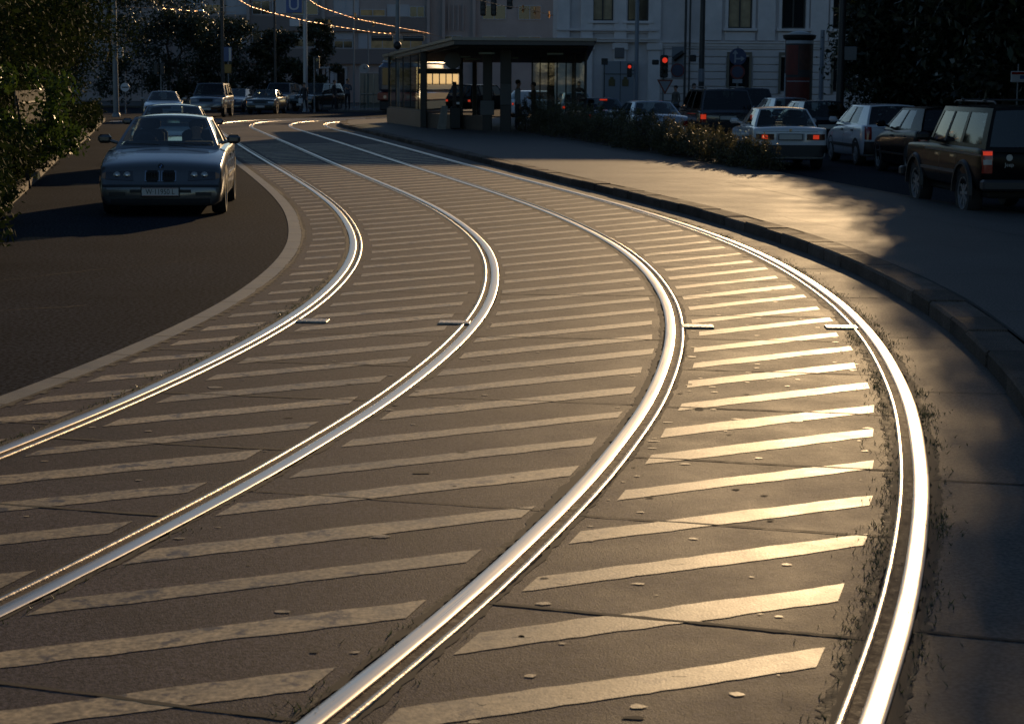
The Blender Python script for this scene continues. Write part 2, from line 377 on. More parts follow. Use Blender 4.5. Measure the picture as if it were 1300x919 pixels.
b = ribbon('x', dense(offs(RP[0], -.60)[:190], .16), .028, M_joint, .0066, .9); dirt.add(b.v, b.f)

# stripes and joints: straight lines across each zone, clipped by the rails
def xat(line, p, d):
    """intersection of ray p + t d with a polyline, smallest |t|"""
    a = line[:-1] - p; b = line[1:] - p
    n = np.array((-d[1], d[0])); sa = a @ n; sb = b @ n
    k = np.where(sa * sb < 0)[0]
    if len(k) == 0: return None
    t = sa[k] / (sa[k] - sb[k]); q = a[k] * (1 - t)[:, None] + b[k] * t[:, None]; tt = q @ d
    return tt[np.argmin(np.abs(tt))]
AX = (RP[1] + RP[2]) / 2
AT = np.gradient(AX, axis=0); AT /= np.linalg.norm(AT, axis=1)[:, None]
def axis_at(s): 
    p = np.array((np.interp(s, SL, AX[:, 0]), np.interp(s, SL, AX[:, 1]))); t = np.array((np.interp(s, SL, AT[:, 0]), np.interp(s, SL, AT[:, 1]))); return p, t / np.linalg.norm(t)
ZL = [(offs(RP[0], -.52), offs(RP[0], -.09)), (offs(RP[0], GI + .07), offs(RP[1], -GI - .07)), (offs(RP[1], .09), offs(RP[2], -.095)), (offs(RP[2], GI + .06), offs(RP[3], -GI - .10))]
ZE = [(offs(RP[0], -.60), offs(RP[0], -.05)), (offs(RP[0], GI), offs(RP[1], -GI)), (offs(RP[1], .05), offs(RP[2], -.05)), (offs(RP[2], GI), offs(RP[3], -GI)), (offs(RP[3], .05), kline)]
PH = [.1, .55, 0., .38]
stripes = MB(); flakes = MB()
SP, WID = .80, .18
s = 3.0
zonemid = [(a + b) / 2 for a, b in ZL]
while s < 69:
    for zi in range(4):
        mid = zonemid[zi]; ss = s + PH[zi] * SP + random.uniform(-.04, .04)
        p = np.array((np.interp(ss, SL, mid[:, 0]), np.interp(ss, SL, mid[:, 1])))
        _, t = axis_at(ss)
        head = math.atan2(t[0], t[1]); phi = R(42.5) - head
        if p[1] > 55: continue
        d = np.array((math.cos(phi), math.sin(phi))); n_ = np.array((-d[1], d[0]))
        wd = WID * .5 * random.uniform(.85, 1.1)
        lo = [xat(ZL[zi][0], p + n_ * q, d) for q in (-wd, wd)]; hi = [xat(ZL[zi][1], p + n_ * q, d) for q in (-wd, wd)]
        if None in lo or None in hi or max(map(abs, lo + hi)) > 3: continue
        e0, e1 = random.uniform(0, .07), random.uniform(0, .07)
        NS = max(4, int((hi[0] - lo[0]) / .05)); rw = []
        j1 = j2 = 0
        for k in range(NS + 1):
            f_ = k / NS
            j1 = .75 * j1 + random.uniform(-.006, .006); j2 = .75 * j2 + random.uniform(-.006, .006)
            ta = (lo[0] + e0) * (1 - f_) + (hi[0] - e1) * f_; tb = (lo[1] + e0) * (1 - f_) + (hi[1] - e1) * f_
            pa = p + n_ * (-wd + j1) + d * ta; pb = p + n_ * (wd + j2) + d * tb; rw.append((pa, pb))
        base = len(stripes.v)
        for pa, pb in rw: stripes.v += [(pa[0], pa[1], .0062), (pb[0], pb[1], .0062)]
        skip = set()
        if random.random() < 0: c0 = random.randrange(NS); skip = set(range(c0, c0 + random.randint(1, 2)))
        for k in range(NS):
            if k in skip: continue
            stripes.f.append((base + 2 * k, base + 2 * k + 2, base + 2 * k + 3, base + 2 * k + 1))
    s += SP
tag(stripes.build('road_markings', M_paint), kind='structure')

# radial joints
for zi, (A, B) in enumerate(ZE):
    step = [2.8, 1.4, 2.7, 1.4, 2.5][zi]; s = 2.0 + zi * .6
    while s < 92:
        mid = (A + B) / 2; p = np.array((np.interp(s, SL, mid[:, 0]), np.interp(s, SL, mid[:, 1]))); _, t = axis_at(s)
        d = np.array((t[1], -t[0])); a0, a1 = xat(A, p, d), xat(B, p, d)
        if a0 is not None and a1 is not None and abs(a0) < 2 and abs(a1) < 2:
            NS = 26; bb = len(dirt.v); j = 0; wv = random.uniform(.006, .014)
            for k in range(NS + 1):
                j = .8 * j + random.uniform(-.003, .003); q = p + d * (a0 + (a1 - a0) * k / NS) + t * j; w2 = wv * random.uniform(.5, 1.3)
                dirt.v += [(*(q - t * w2), .0072), (*(q + t * w2), .0072)]
            for k in range(NS): dirt.f.append((bb + 2 * k, bb + 2 * k + 2, bb + 2 * k + 3, bb + 2 * k + 1))
        s += step + random.uniform(-.12, .12)
for k in range(3, 60):
    s_ = 3 + k * 1.02 + random.uniform(-.1, .1); mid = offs(RP[0], -.70); p = np.array((np.interp(s_, SL, mid[:, 0]), np.interp(s_, SL, mid[:, 1]))); _, t = axis_at(s_); n_ = np.array((t[1], -t[0]))
    dirt.add([(*(p - n_ * .08 - t * .007), .0074), (*(p + n_ * .08 - t * .005), .0074), (*(p + n_ * .08 + t * .006), .0074), (*(p - n_ * .08 + t * .004), .0074)], [(0, 1, 2, 3)])
# toothed dark header course along the pale band
ln = offs(RP[0], -.575); s = 4.0
lnd = dense(ln[:175], .11)
for k in range(len(lnd) - 1):
    if k % 2 and random.random() < .93:
        a, b_ = lnd[k], lnd[k + 1]; t = (b_ - a) / np.linalg.norm(b_ - a); n_ = np.array((t[1], -t[0])); q = (a + b_) / 2
        lw = random.uniform(.035, .055)
        dirt.add([(*(q - t * .04 - n_ * lw), .0070), (*(q + t * .04 - n_ * lw), .0070), (*(q + t * .045 + n_ * .02), .0070), (*(q - t * .045 + n_ * .02), .0070)], [(0, 1, 2, 3)])
for i_, o_, w_ in ((3, .07, .035), (3, -GI - .03, .05), (0, -.075, .03), (2, -.07, .022)):
    b = ribbon('x', dense(offs(RP[i_], o_)[:95], .022), w_, M_soilb, .0058, .55); dirt_soil.add(b.v, b.f)
tag(dirt_soil.build('soil_edging', M_soilb), kind='structure')
tag(dirt.build('slab_joints', M_joint), kind='structure')

# small pale flakes, chewing gum and grit
fl = MB(); fd = MB()
for k in range(700):
    ss = 4 + 34 * random.random() ** 1.5; zi = random.choice([1, 2, 2, 3, 3, 3, 3])
    A, B = ZL[zi]; t = random.random() if random.random() < .6 else random.random() ** 3
    p = np.array([np.interp(ss, SL, (A * (1 - t) + B * t)[:, c]) for c in (0, 1)])
    r_ = random.uniform(.004, .022) * (1.7 if random.random() < .06 else 1); an = random.random() * 6.28; nn = 7
    mb = fl if random.random() < .8 else fd
    mb.add([(p[0] + r_ * random.uniform(.7, 1.3) * math.cos(an + 6.283 * q / nn) * random.choice([1., 1.6]), p[1] + r_ * random.uniform(.6, 1.2) * math.sin(an + 6.283 * q / nn), .0068) for q in range(nn)], [tuple(range(nn))])
tag(fl.build('paint_flakes', M_paint), 'small flakes of pale paint and grit scattered between the tram rails', 'debris', kind='stuff')
tag(fd.build('oil_spots', M_joint), 'small dark oil and dirt spots between the tram rails', 'dirt', kind='stuff')

# kerb stones and the island pavement
ks = dense(kline, .25); kb = MB(); KZ = .13
i = 0
kk = [0]
while kk[-1] + 4 < len(ks): kk.append(min(len(ks) - 1, kk[-1] + random.choice([4, 4, 5, 3])))
kin = offs(ks, .31)
for a, b_ in zip(kk[:-1], kk[1:]):
    if b_ <= a: continue
    g = .017; dz = random.uniform(-.010, .010); dn = random.uniform(-.010, .010); c_ = .02
    F0 = offs(ks, dn)[a:b_ + 1]; F1 = offs(ks, dn + c_)[a:b_ + 1]; B1 = offs(ks, .30)[a:b_ + 1]
    for arr in (F0, F1, B1):
        e = (arr[1] - arr[0]); arr[0] = arr[0] + e / np.linalg.norm(e) * g; e = (arr[-2] - arr[-1]); arr[-1] = arr[-1] + e / np.linalg.norm(e) * g
    n = len(F0); bb = len(kb.v)
    for q in range(n):
        kb.v += [(*F0[q], -.01), (*F0[q], KZ - c_ + dz), (*F1[q], KZ + dz), (*B1[q], KZ + dz), (*B1[q], 0)]
    for q in range(n - 1):
        for j in range(4): kb.f.append((bb + q * 5 + j, bb + q * 5 + j + 1, bb + (q + 1) * 5 + j + 1, bb + (q + 1) * 5 + j))
    kb.f += [tuple(bb + j for j in range(5)), tuple(bb + (n - 1) * 5 + j for j in range(5))]
tag(kb.build('kerb', M_kerb), kind='structure')
back = MB()
bl = offs(kline, .005)
for k in range(len(bl)): 
    q = offs(kline, .306)[k]; back.v += [(*bl[k], 0), (bl[k][0] * .5 + q[0] * .5, bl[k][1] * .5 + q[1] * .5, .10), (*q, .10)]
for k in range(len(bl) - 1):
    for j in range(2): back.f.append((3 * k + j, 3 * k + j + 1, 3 * k + j + 4, 3 * k + j + 3))
tag(back.build('kerb_bedding', M_joint), kind='structure')

island_R = [(23, -5), (17, 2), (13, 8), (10.5, 14), (8.7, 19), (7.25, 24.4), (6.35, 28.3), (5.2, 37.3), (4.3, 45), (3.4, 52), (2.35, 60), (1.65, 66), (2.9, 68.5), (2.9, 74), (1.5, 82), (1.2, 89.5)]
pin = offs(kline, .312)
pin = [tuple(p) for k_, p in enumerate(pin) if k_ < len(NEAR) + 10 or (p[1] < 91.0 and p[0] < 1.0 and k_ < len(NEAR) + 34)]
pav = MB(); 
# bridge: for each inner point choose the right boundary point at the same fraction
IR = np.array(island_R); di = np.concatenate([[0], np.cumsum(np.linalg.norm(np.diff(IR, axis=0), axis=1))])
PI_ = np.array(pin)
for k, p in enumerate(PI_):
    y = p[1]
    xr = float(np.interp(min(y, 89.5), IR[:, 1], IR[:, 0])) if k < len(PI_) else 0
    if xr < p[0] + .02: xr = p[0] + .02
    for j in range(9): t = j / 8; pav.v.append((p[0] * (1 - t) + xr * t, p[1], KZ - .004))
for k in range(len(PI_) - 1):
    for j in range(8): a = k * 9 + j; pav.f.append((a, a + 1, a + 10, a + 9))
tag(pav.build('pavement', M_road, None, fix=False), kind='structure')
# low kerb along the island's other edge
k2 = MB(); L2 = dense(np.array(island_R[:12]), .5); A2 = offs(L2, -.02); B2 = offs(L2, .12)
for k in range(len(L2)): k2.v += [(*A2[k], KZ), (*B2[k], KZ), (*B2[k], -.01)]
for k in range(len(L2) - 1):
    for j in range(2): k2.f.append((3 * k + j, 3 * k + j + 1, 3 * k + j + 4, 3 * k + j + 3))
tag(k2.build('kerb', M_kerb), kind='structure')
# joints in the island pavement
pj = MB()
def pjoint(pts, wd=.012, z=KZ + .0015):
    D_ = dense(np.array(pts, float), .3); j = np.cumsum(rng.uniform(-.004, .004, len(D_))); b = ribbon('x', offs(D_, j), wd, M_joint, z, .5); pj.add(b.v, b.f)
jl = offs(kline, .335); pjoint([tuple(p) for p in jl if 4 < p[1] < 60], .02)
for yy in (7.5, 9.6, 11.9, 14.2, 17, 20.5, 25, 30, 36):
    x0 = float(np.interp(yy, jl[:180, 1], jl[:180, 0])); xr = float(np.interp(yy, IR[:, 1], IR[:, 0])); pjoint([(x0, yy), (xr - .2, yy + .25)])
mid2 = [(float(np.interp(y, jl[:180, 1], jl[:180, 0])) * .45 + float(np.interp(y, IR[:, 1], IR[:, 0])) * .55, y) for y in np.arange(6, 34, 1.)]
pjoint(mid2, .01)
tag(pj.build('pavement_joints', M_joint), kind='structure')

cj = MB()
def crack(p0, p1, z, wd):
    n = 60; a, b_ = np.array(p0, float), np.array(p1, float); d = (b_ - a); nn = np.array((-d[1], d[0])) / np.linalg.norm(d); o = np.cumsum(rng.normal(size=n)) * .012; L = np.array([a + d * k / (n - 1) + nn * (o[k] - o[-1] * k / (n - 1)) for k in range(n)])
    b = ribbon('x', L, wd, M_joint, z, .9); cj.add(b.v, b.f)
crack((-6.4, 13.5), (-3.6, 15.2), .003, .010); crack((-5.0, 16.8), (-3.2, 19.4), .003, .008); crack((-7.6, 22.5), (-3.1, 21.9), .003, .009); crack((4.2, 9.2), (7.5, 11.2), KZ, .008); crack((5.0, 19.5), (3.6, 24.5), KZ, .008); crack((5.6, 30), (2.2, 33.5), KZ, .008)
tag(cj.build('asphalt_cracks', M_joint), kind='structure')
# drain boxes on the rails
M_drain = mat('worn_cast_iron', (.36, .32, .27), .45, .6, var=.3, vscale=30, bump=.4, bscale=120)
for (u, v, lab) in ((886, 416, 'bright worn drain box beside the third rail on the sunlit curve'), (1068, 417, 'bright ribbed drain box at the inner side of the rightmost rail'), (577, 411, 'dull drain plate at the inner side of the second rail'), (397, 409, 'dull drain plate at the inner side of the leftmost rail')):
    p = at(u, v); r_ = empty('drain_box', p, -.05, lab, 'drain box', 'drain boxes set between the tram rails')
    MB().box((0, 0, .010), (.25, .17, .014), 0, .004).build('drain_frame', M_drain, r_)
    g = MB()
    for q in range(6): g.box((-.09 + q * .036, 0, .0170), (.026, .13, .003))
    g.build('drain_grate', M_drain, r_)

# weeds along the rails
def blades(name, pts, size, m_, label, cat):
    n = len(pts); P = np.array(pts); a = rng.uniform(0, 6.283, n); h = size * rng.uniform(.4, 1.3, n); lean = rng.uniform(-.9, .9, (n, 2)) * h[:, None]; wd = h * .13
    V = np.zeros((n, 3, 3)); V[:, 0, 0] = P[:, 0] - np.cos(a) * wd; V[:, 0, 1] = P[:, 1] - np.sin(a) * wd; V[:, 1, 0] = P[:, 0] + np.cos(a) * wd; V[:, 1, 1] = P[:, 1] + np.sin(a) * wd
    V[:, 0, 2] = V[:, 1, 2] = P[:, 2]; V[:, 2, :2] = P[:, :2] + lean; V[:, 2, 2] = P[:, 2] + h
    me = bpy.data.meshes.new(name); me.from_pydata(V.reshape(-1, 3).tolist(), [], [(3 * k, 3 * k + 1, 3 * k + 2) for k in range(n)]); me.materials.append(m_)
    o = bpy.data.objects.new(name, me); col.objects.link(o); return tag(o, label, cat, kind='stuff')
M_weed = leafmat('weed_leaf', (.02, .035, .012), (.07, .10, .03))
wp = []
for i, o, dens, mx in ((3, .085, 2600, 34), (3, -GI - .05, 1700, 20), (2, -.075, 500, 12), (0, -.075, 1300, 24), (1, .07, 300, 14), (2, GI + .04, 150, 12)):
    Lx = offs(RP[i], o); cl = [4 + (mx - 4) * random.random() for _ in range(60)]
    for k in range(dens):
        ss = (random.choice(cl) + random.gauss(0, .12)) if random.random() < .7 else 4 + (mx - 4) * random.random()
        sp_ = random.gauss(0, .028) if random.random() < .8 else abs(random.gauss(0, .07)) * (1 if o > 0 else -1)
        wp.append((np.interp(ss, SL, Lx[:, 0]) + sp_, np.interp(ss, SL, Lx[:, 1]) + random.gauss(0, .02), .004))
blades('weeds', wp * 2, .017, M_weed, 'low dark green weeds and moss growing along the edges of the rails', 'weeds')

# far lane dashes, left
dm = MB()
for (u0, u1, v) in ((140, 156, 154.5),):
    a, b_ = at(u0, v), at(u1, v); dm.add([(a.x, a.y - .6, .005), (b_.x, b_.y - .6, .005), (b_.x, b_.y + .8, .005), (a.x, a.y + .8, .005)], [(0, 1, 2, 3)])
for k in range(4):
    y = 16 + k * 5.4; x = 8.4 - k * .42 + 3.2; dm.add([(x, y, .005), (x + .12, y, .005), (x - .12, y + 2.6, .005), (x - .24, y + 2.6, .005)], [(0, 1, 2, 3)])
tag(dm.build('lane_marking', M_white), kind='structure')

# far pavements
for poly in ([(-11.4, 108), (-7.6, 108.5), (3, 112), (30, 112), (30, 149), (-11, 149)], [(1.9, 94.6), (60, 98.3), (60, 104), (3, 104)], [(-60, 121), (-11.4, 121), (-11, 149), (-60, 149)]):
    pass
tag(MB().prism([(-11.2, 110.5), (-7.0, 109.2), (-2, 112), (-2, 149.5), (-11.2, 149.5)], 0, .12).build('pavement', M_road), kind='structure')
tag(MB().prism([(-70, 122), (-11.6, 122), (-11.6, 149.5), (-70, 149.5)], 0, .12).build('pavement', M_road), kind='structure')
# left verge with stone kerb
lk = np.array([(-2.9, 8), (-4.8, 16), (-7.2, 25.5), (-8.55, 32.2), (-10.9, 43.7), (-13.2, 56), (-16.4, 72), (-18.8, 84)])
D_ = dense(lk, .6); A_ = offs(D_, 0); B_ = offs(D_, -.18); vb = MB()
for k in range(len(D_)): vb.v += [(*A_[k], -.01), (*A_[k], .14), (*B_[k], .15), (*B_[k], 0)]
for k in range(len(D_) - 1):
    for j in range(3): vb.f.append((4 * k + j, 4 * k + j + 1, 4 * k + j + 5, 4 * k + j + 4))
tag(vb.build('kerb', mat('old_brown_kerb', (.085, .062, .045), .8, var=.35, vscale=2, bump=.5, bscale=30)), kind='structure')
vb = MB()
for k in range(len(D_)): vb.v += [(*B_[k], .12), (B_[k][0] - 30, B_[k][1], .14)]
for k in range(len(D_) - 1): vb.f.append((2 * k, 2 * k + 1, 2 * k + 3, 2 * k + 2))
tag(vb.build('verge', M_soil), kind='structure')

# ---------------------------------------------------------------- foliage
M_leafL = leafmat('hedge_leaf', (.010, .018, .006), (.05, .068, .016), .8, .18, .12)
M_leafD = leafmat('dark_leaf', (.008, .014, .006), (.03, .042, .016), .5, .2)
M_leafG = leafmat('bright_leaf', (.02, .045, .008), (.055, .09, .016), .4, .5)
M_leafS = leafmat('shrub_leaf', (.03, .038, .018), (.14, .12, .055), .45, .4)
M_bark = mat('bark', (.05, .038, .028), .9, var=.3, vscale=8, bump=.7, bscale=25)
def leafobj(name, P, size, m_, parent=None):
    n = len(P); P = np.asarray(P)
    a = rng.normal(size=(n, 3)); a /= np.linalg.norm(a, axis=1)[:, None]; b = rng.normal(size=(n, 3)); b -= a * (a * b).sum(1)[:, None]; b /= np.linalg.norm(b, axis=1)[:, None]
    L = size * rng.uniform(.6, 1.35, n)[:, None]; W_ = L * rng.uniform(.3, .5, n)[:, None]
    c = np.cross(a, b)
    V = np.stack([P - a * L * .5, P + b * W_ * .5 - c * L * .06, P + a * L * .5, P - b * W_ * .5 - c * L * .06], 1).reshape(-1, 3)
    me = bpy.data.meshes.new(name); me.vertices.add(4 * n); me.vertices.foreach_set('co', V.astype(np.float32).ravel())
    me.loops.add(4 * n); me.loops.foreach_set('vertex_index', np.arange(4 * n, dtype=np.int32))
    me.polygons.add(n); me.polygons.foreach_set('loop_start', np.arange(0, 4 * n, 4, dtype=np.int32)); me.polygons.foreach_set('loop_total', np.full(n, 4, dtype=np.int32))
    me.update(); me.validate(); me.materials.append(m_)
    o = bpy.data.objects.new(name, me); col.objects.link(o)
    if parent: o.parent = parent
    return o
def clumps(centres, radii, n, shell=.55):
    """leaf positions in many overlapping uneven clumps"""
    centres = np.asarray(centres, float); radii = np.asarray(radii, float)
    w_ = radii.mean(1) ** 2 if radii.ndim > 1 else radii ** 2
    k = rng.choice(len(centres), n, p=w_ / w_.sum()); d = rng.normal(size=(n, 3)); d /= np.linalg.norm(d, axis=1)[:, None]
    r_ = rng.uniform(0, 1, n) ** shell
    rr = radii[k] if radii.ndim > 1 else radii[k][:, None]
    return centres[k] + d * r_[:, None] * rr * rng.uniform(.8, 1.12, (n, 1))
def tree(x, y, h, cr_, zc0, nl, leaf, m_, label, group, name='tree', trunk_r=.2, squash=1., nc=26, zb=.0, cat='tree'):
    root = empty(name, (x, y, zb), 0, label, cat, group)
    t = MB(); top = h * .75; p = Vector((0, 0, -.05)); r0 = trunk_r
    for k in range(5):
        q = Vector((random.uniform(-.12, .12) * (k + 1), random.uniform(-.12, .12) * (k + 1), top * (k + 1) / 5)); t.cyl(p, q, r0, r0 * .8, 9); r0 *= .8
        if k >= 1:
            for _ in range(3):
                a = random.random() * 6.28; e = q + Vector((math.cos(a) * cr_ * .7, math.sin(a) * cr_ * .7, h * .13)); t.cyl(q, e, r0 * .5, r0 * .12, 6)
        p = q
    t.build('trunk', M_bark, root, 'all')
    cs, rs = [], []
    for _ in range(nc):
        zz = random.uniform(zc0, h); f_ = (zz - zc0) / (h - zc0); rad = cr_ * (1 - abs(f_ - .4) ** 2 * 1.6) ; a = random.random() * 6.28; rr = rad * math.sqrt(random.random()) * .85
        cs.append((rr * math.cos(a), rr * math.sin(a) * squash, zz)); q = random.uniform(.22, .42) * cr_; rs.append((q, q, q * .75))
    P = clumps(cs, rs, nl); P[:, 2] = np.maximum(P[:, 2], .1)
    leafobj('crown', P, leaf, m_, root)
    return root

# left hedge of tall shrubs leaning over the road kerb
def lx(y): return float(np.interp(y, lk[:, 1], lk[:, 0]))
hl = [(20.5, 2.6, 'dark leafy hedge section nearest the camera at the left picture edge'), (26, 2.8, 'hedge section overhanging the stone kerb left of the silver sedan'), (32, 3.0, 'hedge section with brighter green leaves in front of the picket fence'),
      (39, 3.4, 'hedge section just beyond the picket fence on the left verge'), (47, 4.0, 'tall dark hedge section in the middle of the left verge'), (56, 4.6, 'tall ivy covered hedge section near the far end of the left verge'), (65, 5.0, 'farthest hedge section of the left verge before the crossing')]
for k, (y, hh, lab) in enumerate(hl):
    cs, rs = [], []; sp_ = 3.6 + k * .35
    for q in range(64):
        dy = random.uniform(-sp_, sp_); zz = random.uniform(.25, hh); back_ = random.uniform(0, 3.0); X = lx(y + dy) - .75 - back_ + (.35 if zz < 1.2 else 0) - max(0, .5 - zz) * .3
        r_ = random.uniform(.35, .75); cs.append((X - lx(y), dy, zz)); rs.append((r_, r_, r_ * .9))
    for q in range(40):
        dy = random.uniform(-sp_, sp_); r_ = random.uniform(.18, .38); cs.append((lx(y + dy) + .12 - random.uniform(0, .5) - lx(y), dy, random.uniform(.12, .9))); rs.append((r_, r_, r_ * .7))
    root = empty('hedge', (lx(y), y, .1), 0, lab, 'hedge', 'hedge sections along the left verge')
    P = clumps(cs, rs, 24000 if k < 4 else 15000); P[:, 2] = np.maximum(P[:, 2], .05)
    leafobj('foliage', P, .085 + .012 * k, M_leafL, root)
    st = MB()
    for q in range(14):
        dy = random.uniform(-sp_, sp_); bx = lx(y + dy) - 1.2 - random.uniform(0, 1.5) - lx(y); st.cyl((bx, dy, -.1), (bx + random.uniform(-.4, .6), dy + random.uniform(-.4, .4), hh * .8), .035, .012, 6)
    st.tube([(lx(y + q_) - 2.0 - lx(y), q_, -.06) for q_ in np.linspace(-sp_, sp_, 9)], .06); st.build('branches', M_bark, root)
tl = [(-10.3, 27, 9, 2.9, 'big dark tree overhanging the hedge at the upper left corner'), (-11.2, 36, 9, 3.1, 'second dark tree behind the left hedge, above the picket fence'), (-13.7, 47, 10, 3.3, 'third dark tree along the left verge'),
      (-15.9, 59, 10, 3.6, 'tall dark tree near the far end of the left hedge'), (-18.3, 71, 11, 3.8, 'last tree on the left verge, beside the grey mast with the white box')]
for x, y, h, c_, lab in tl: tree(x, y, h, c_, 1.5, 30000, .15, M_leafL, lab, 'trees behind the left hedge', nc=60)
# bright leafy shrub in the sun
root = empty('shrub', (lx(30) - .3, 31.5, .1), 0, 'bright green backlit shrub in front of the picket fence by the left kerb', 'shrub')
P = clumps([(random.uniform(-.7, .55), random.uniform(-1.4, 1.4), random.uniform(.5, 1.9)) for _ in range(24)], [random.uniform(.2, .4) for _ in range(24)], 3800)
leafobj('foliage', P, .12, M_leafG, root); MB().cyl((0, 0, -.1), (-.2, .1, 1.5), .04, .015, 7).build('stem', M_bark, root)
# picket fence
pf = empty('picket_fence', (-10.95, 40, .1), 0, 'weathered picket fence half hidden in the left hedge', 'fence')
fb = MB(); fr_ = MB()
for q in range(26):
    y = -4 + q * .3; x = -(q * .3 - 4) * .17; fb.box((x + .45, y, .8), (.03, .07, 1.5))
for z in (.4, 1.3): fr_.cyl((.45 + 4.2 * .17 + .03, -4.2, z), (.45 - 3.7 * .17 + .03, 3.7, z), .03, None, 6)
M_picket = mat('weathered_wood', (.22, .19, .14), .8, var=.3, vscale=10)
fb.build('pickets', M_picket, pf); fr_.build('rail', M_picket, pf)

# low planted bed on the island
def hx(y): return 5.15 + (y - 37.7) * (.45 - 5.15) / (66 - 37.7)
bed = [(39.2, .5, 'low sunlit ground shrub at the near tip of the planted bed'), (42.4, .62, 'second shrub of the planted bed, left of the white sedan'), (46, .75, 'shrub of the planted bed in front of the big dark estate'), (50, .85, 'dense shrub in the middle of the planted bed'),
       (54.5, .9, 'shrub of the planted bed in front of the silver saloon roof'), (59, .95, 'shrub of the planted bed in front of the car with the lit high brake lamp'), (63.6, 1.0, 'farthest shrub of the planted bed, beside the shelter column')]
for k, (y, hh, lab) in enumerate(bed):
    root = empty('shrub', (hx(y), y, KZ), 0, lab, 'shrub', 'shrubs in the planted bed'); cs, rs = [], []; sp_ = 2.0 + k * .12
    for q in range(60):
        dy = random.uniform(-sp_, sp_); dx = hx(y + dy) - hx(y) + random.uniform(-.35, .45) * (1 if k else .7); zz = random.uniform(.08, hh * .8); r_ = random.uniform(.14, .3); cs.append((dx, dy, zz)); rs.append((r_, r_, r_ * .8))
    for q in range(34):
        dy = random.uniform(-sp_, sp_); dx = hx(y + dy) - hx(y) + random.uniform(-.2, .3); cs.append((dx, dy, hh * random.uniform(.85, 1.15))); rs.append((.09, .09, .2))
    P = clumps(cs, rs, 9000); P[:, 2] = np.maximum(P[:, 2], .02); leafobj('foliage', P, .062, M_leafS, root)
    st = MB()
    for q in range(40):
        dy = random.uniform(-sp_, sp_); dx = hx(y + dy) - hx(y); st.cyl((dx, dy, 0), (dx + random.uniform(-.2, .2), dy + random.uniform(-.2, .2), hh * .85), .012, .004, 5)
    st.tube([(hx(y + q_) - hx(y), q_, -.01) for q_ in np.linspace(-sp_, sp_, 9)], .03); st.build('stems', M_bark, root)
tag(MB().prism([(hx(37.2) - .3, 37.6), (hx(37.2) + .25, 37.5), (hx(66) + .8, 66), (hx(66) - .25, 66.4)], .1, KZ + .02).build('planting_soil', M_soil), kind='structure')

# right-hand mass of trees
rt = [(14.2, 61, 7.6, 3.4, 1.6, 'leftmost big tree of the dark mass behind the parked cars'), (16.2, 53, 11, 4.0, 1.2, 'dark tree above the small white hatchback'), (19.0, 60, 12, 4.6, 1.2, 'broad dark tree behind the dark hatchback'), (18.5, 45, 12, 4.4, 1.0, 'dark tree above the black off-roader'),
      (22.5, 54, 13, 5.0, 1.0, 'dark tree behind the bus stop sign'), (21.5, 38, 12, 4.6, .8, 'near dark tree at the right picture edge'), (25, 66, 14, 5.5, .8, 'deep background tree right of the advertising column'), (20.5, 74, 11, 4.4, .8, 'background tree between advertising column and dark mass'), (17.5, 28, 11.5, 4.2, .6, 'closest tree of the right side, just outside the lane'),
      (13.0, 44.5, 11, 3.3, 2.3, 'tree reaching over the parked hatchbacks'), (12.4, 34, 12, 3.6, 2.6, 'tree above the roof of the black off-roader, out over the lane'), (13.3, 49, 9.0, 2.9, 2.6, 'slim tree between the tall mast and the white hatchback'), (16.6, 19, 11, 4.2, .6, 'tree beside the near end of the right road'), (26, 46, 13, 5.0, .6, 'rear tree of the dark mass at the far right')]
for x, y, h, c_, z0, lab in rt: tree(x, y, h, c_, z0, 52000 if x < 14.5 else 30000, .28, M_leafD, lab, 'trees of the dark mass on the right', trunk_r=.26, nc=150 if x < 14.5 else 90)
# clipped dark hedge behind the right cars
root = empty('hedge', (15, 58, 0), 0, 'tall unlit hedge behind the parked cars on the right', 'hedge')
cs = []; 
for q in range(150):
    t = random.random(); cs.append((-3.6 + 13 * t + random.uniform(-.6, .6), 6 - 30 * t + random.uniform(-.6, .6), random.uniform(.3, 3.4)))
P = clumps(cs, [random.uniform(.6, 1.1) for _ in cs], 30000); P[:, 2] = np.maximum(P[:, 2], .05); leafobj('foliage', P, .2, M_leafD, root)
MB().tube([(-3.6, 6, .1), (2, -7, .1), (9.4, -24, .1)], .1).build('branches', M_bark, root)
# trees behind the crossing, far left
fl_ = [(-36, 126, 10, 4.2, 'leftmost background tree seen beyond the left verge'), (-24.5, 130, 9.5, 4.4, 'tall background tree before the left end of the modern block'), (-30.5, 118, 9.5, 3.6, 'far left tree behind the crossing, next to the left verge'), (-26.4, 121, 8.6, 3.6, 'dark round tree behind the round no entry sign'), (-22.6, 124, 6.2, 3.2, 'low bushy tree behind the pale sedan at the crossing'), (-19.2, 123, 5.6, 2.9, 'bushy tree behind the blue and yellow sign'),
       (-16.0, 125, 5.0, 2.3, 'small tree behind the row of waiting cars'), (-13.6, 126, 6.0, 1.9, 'thin crowned tree left of the silver tram mast'), (-33.5, 112, 10, 4.0, 'large tree at the far end of the left street side')]
for x, y, h, c_, lab in fl_: tree(x, y, h, c_, .9, 7500, .26, M_leafD, lab, 'trees behind the crossing', nc=30, trunk_r=.14)
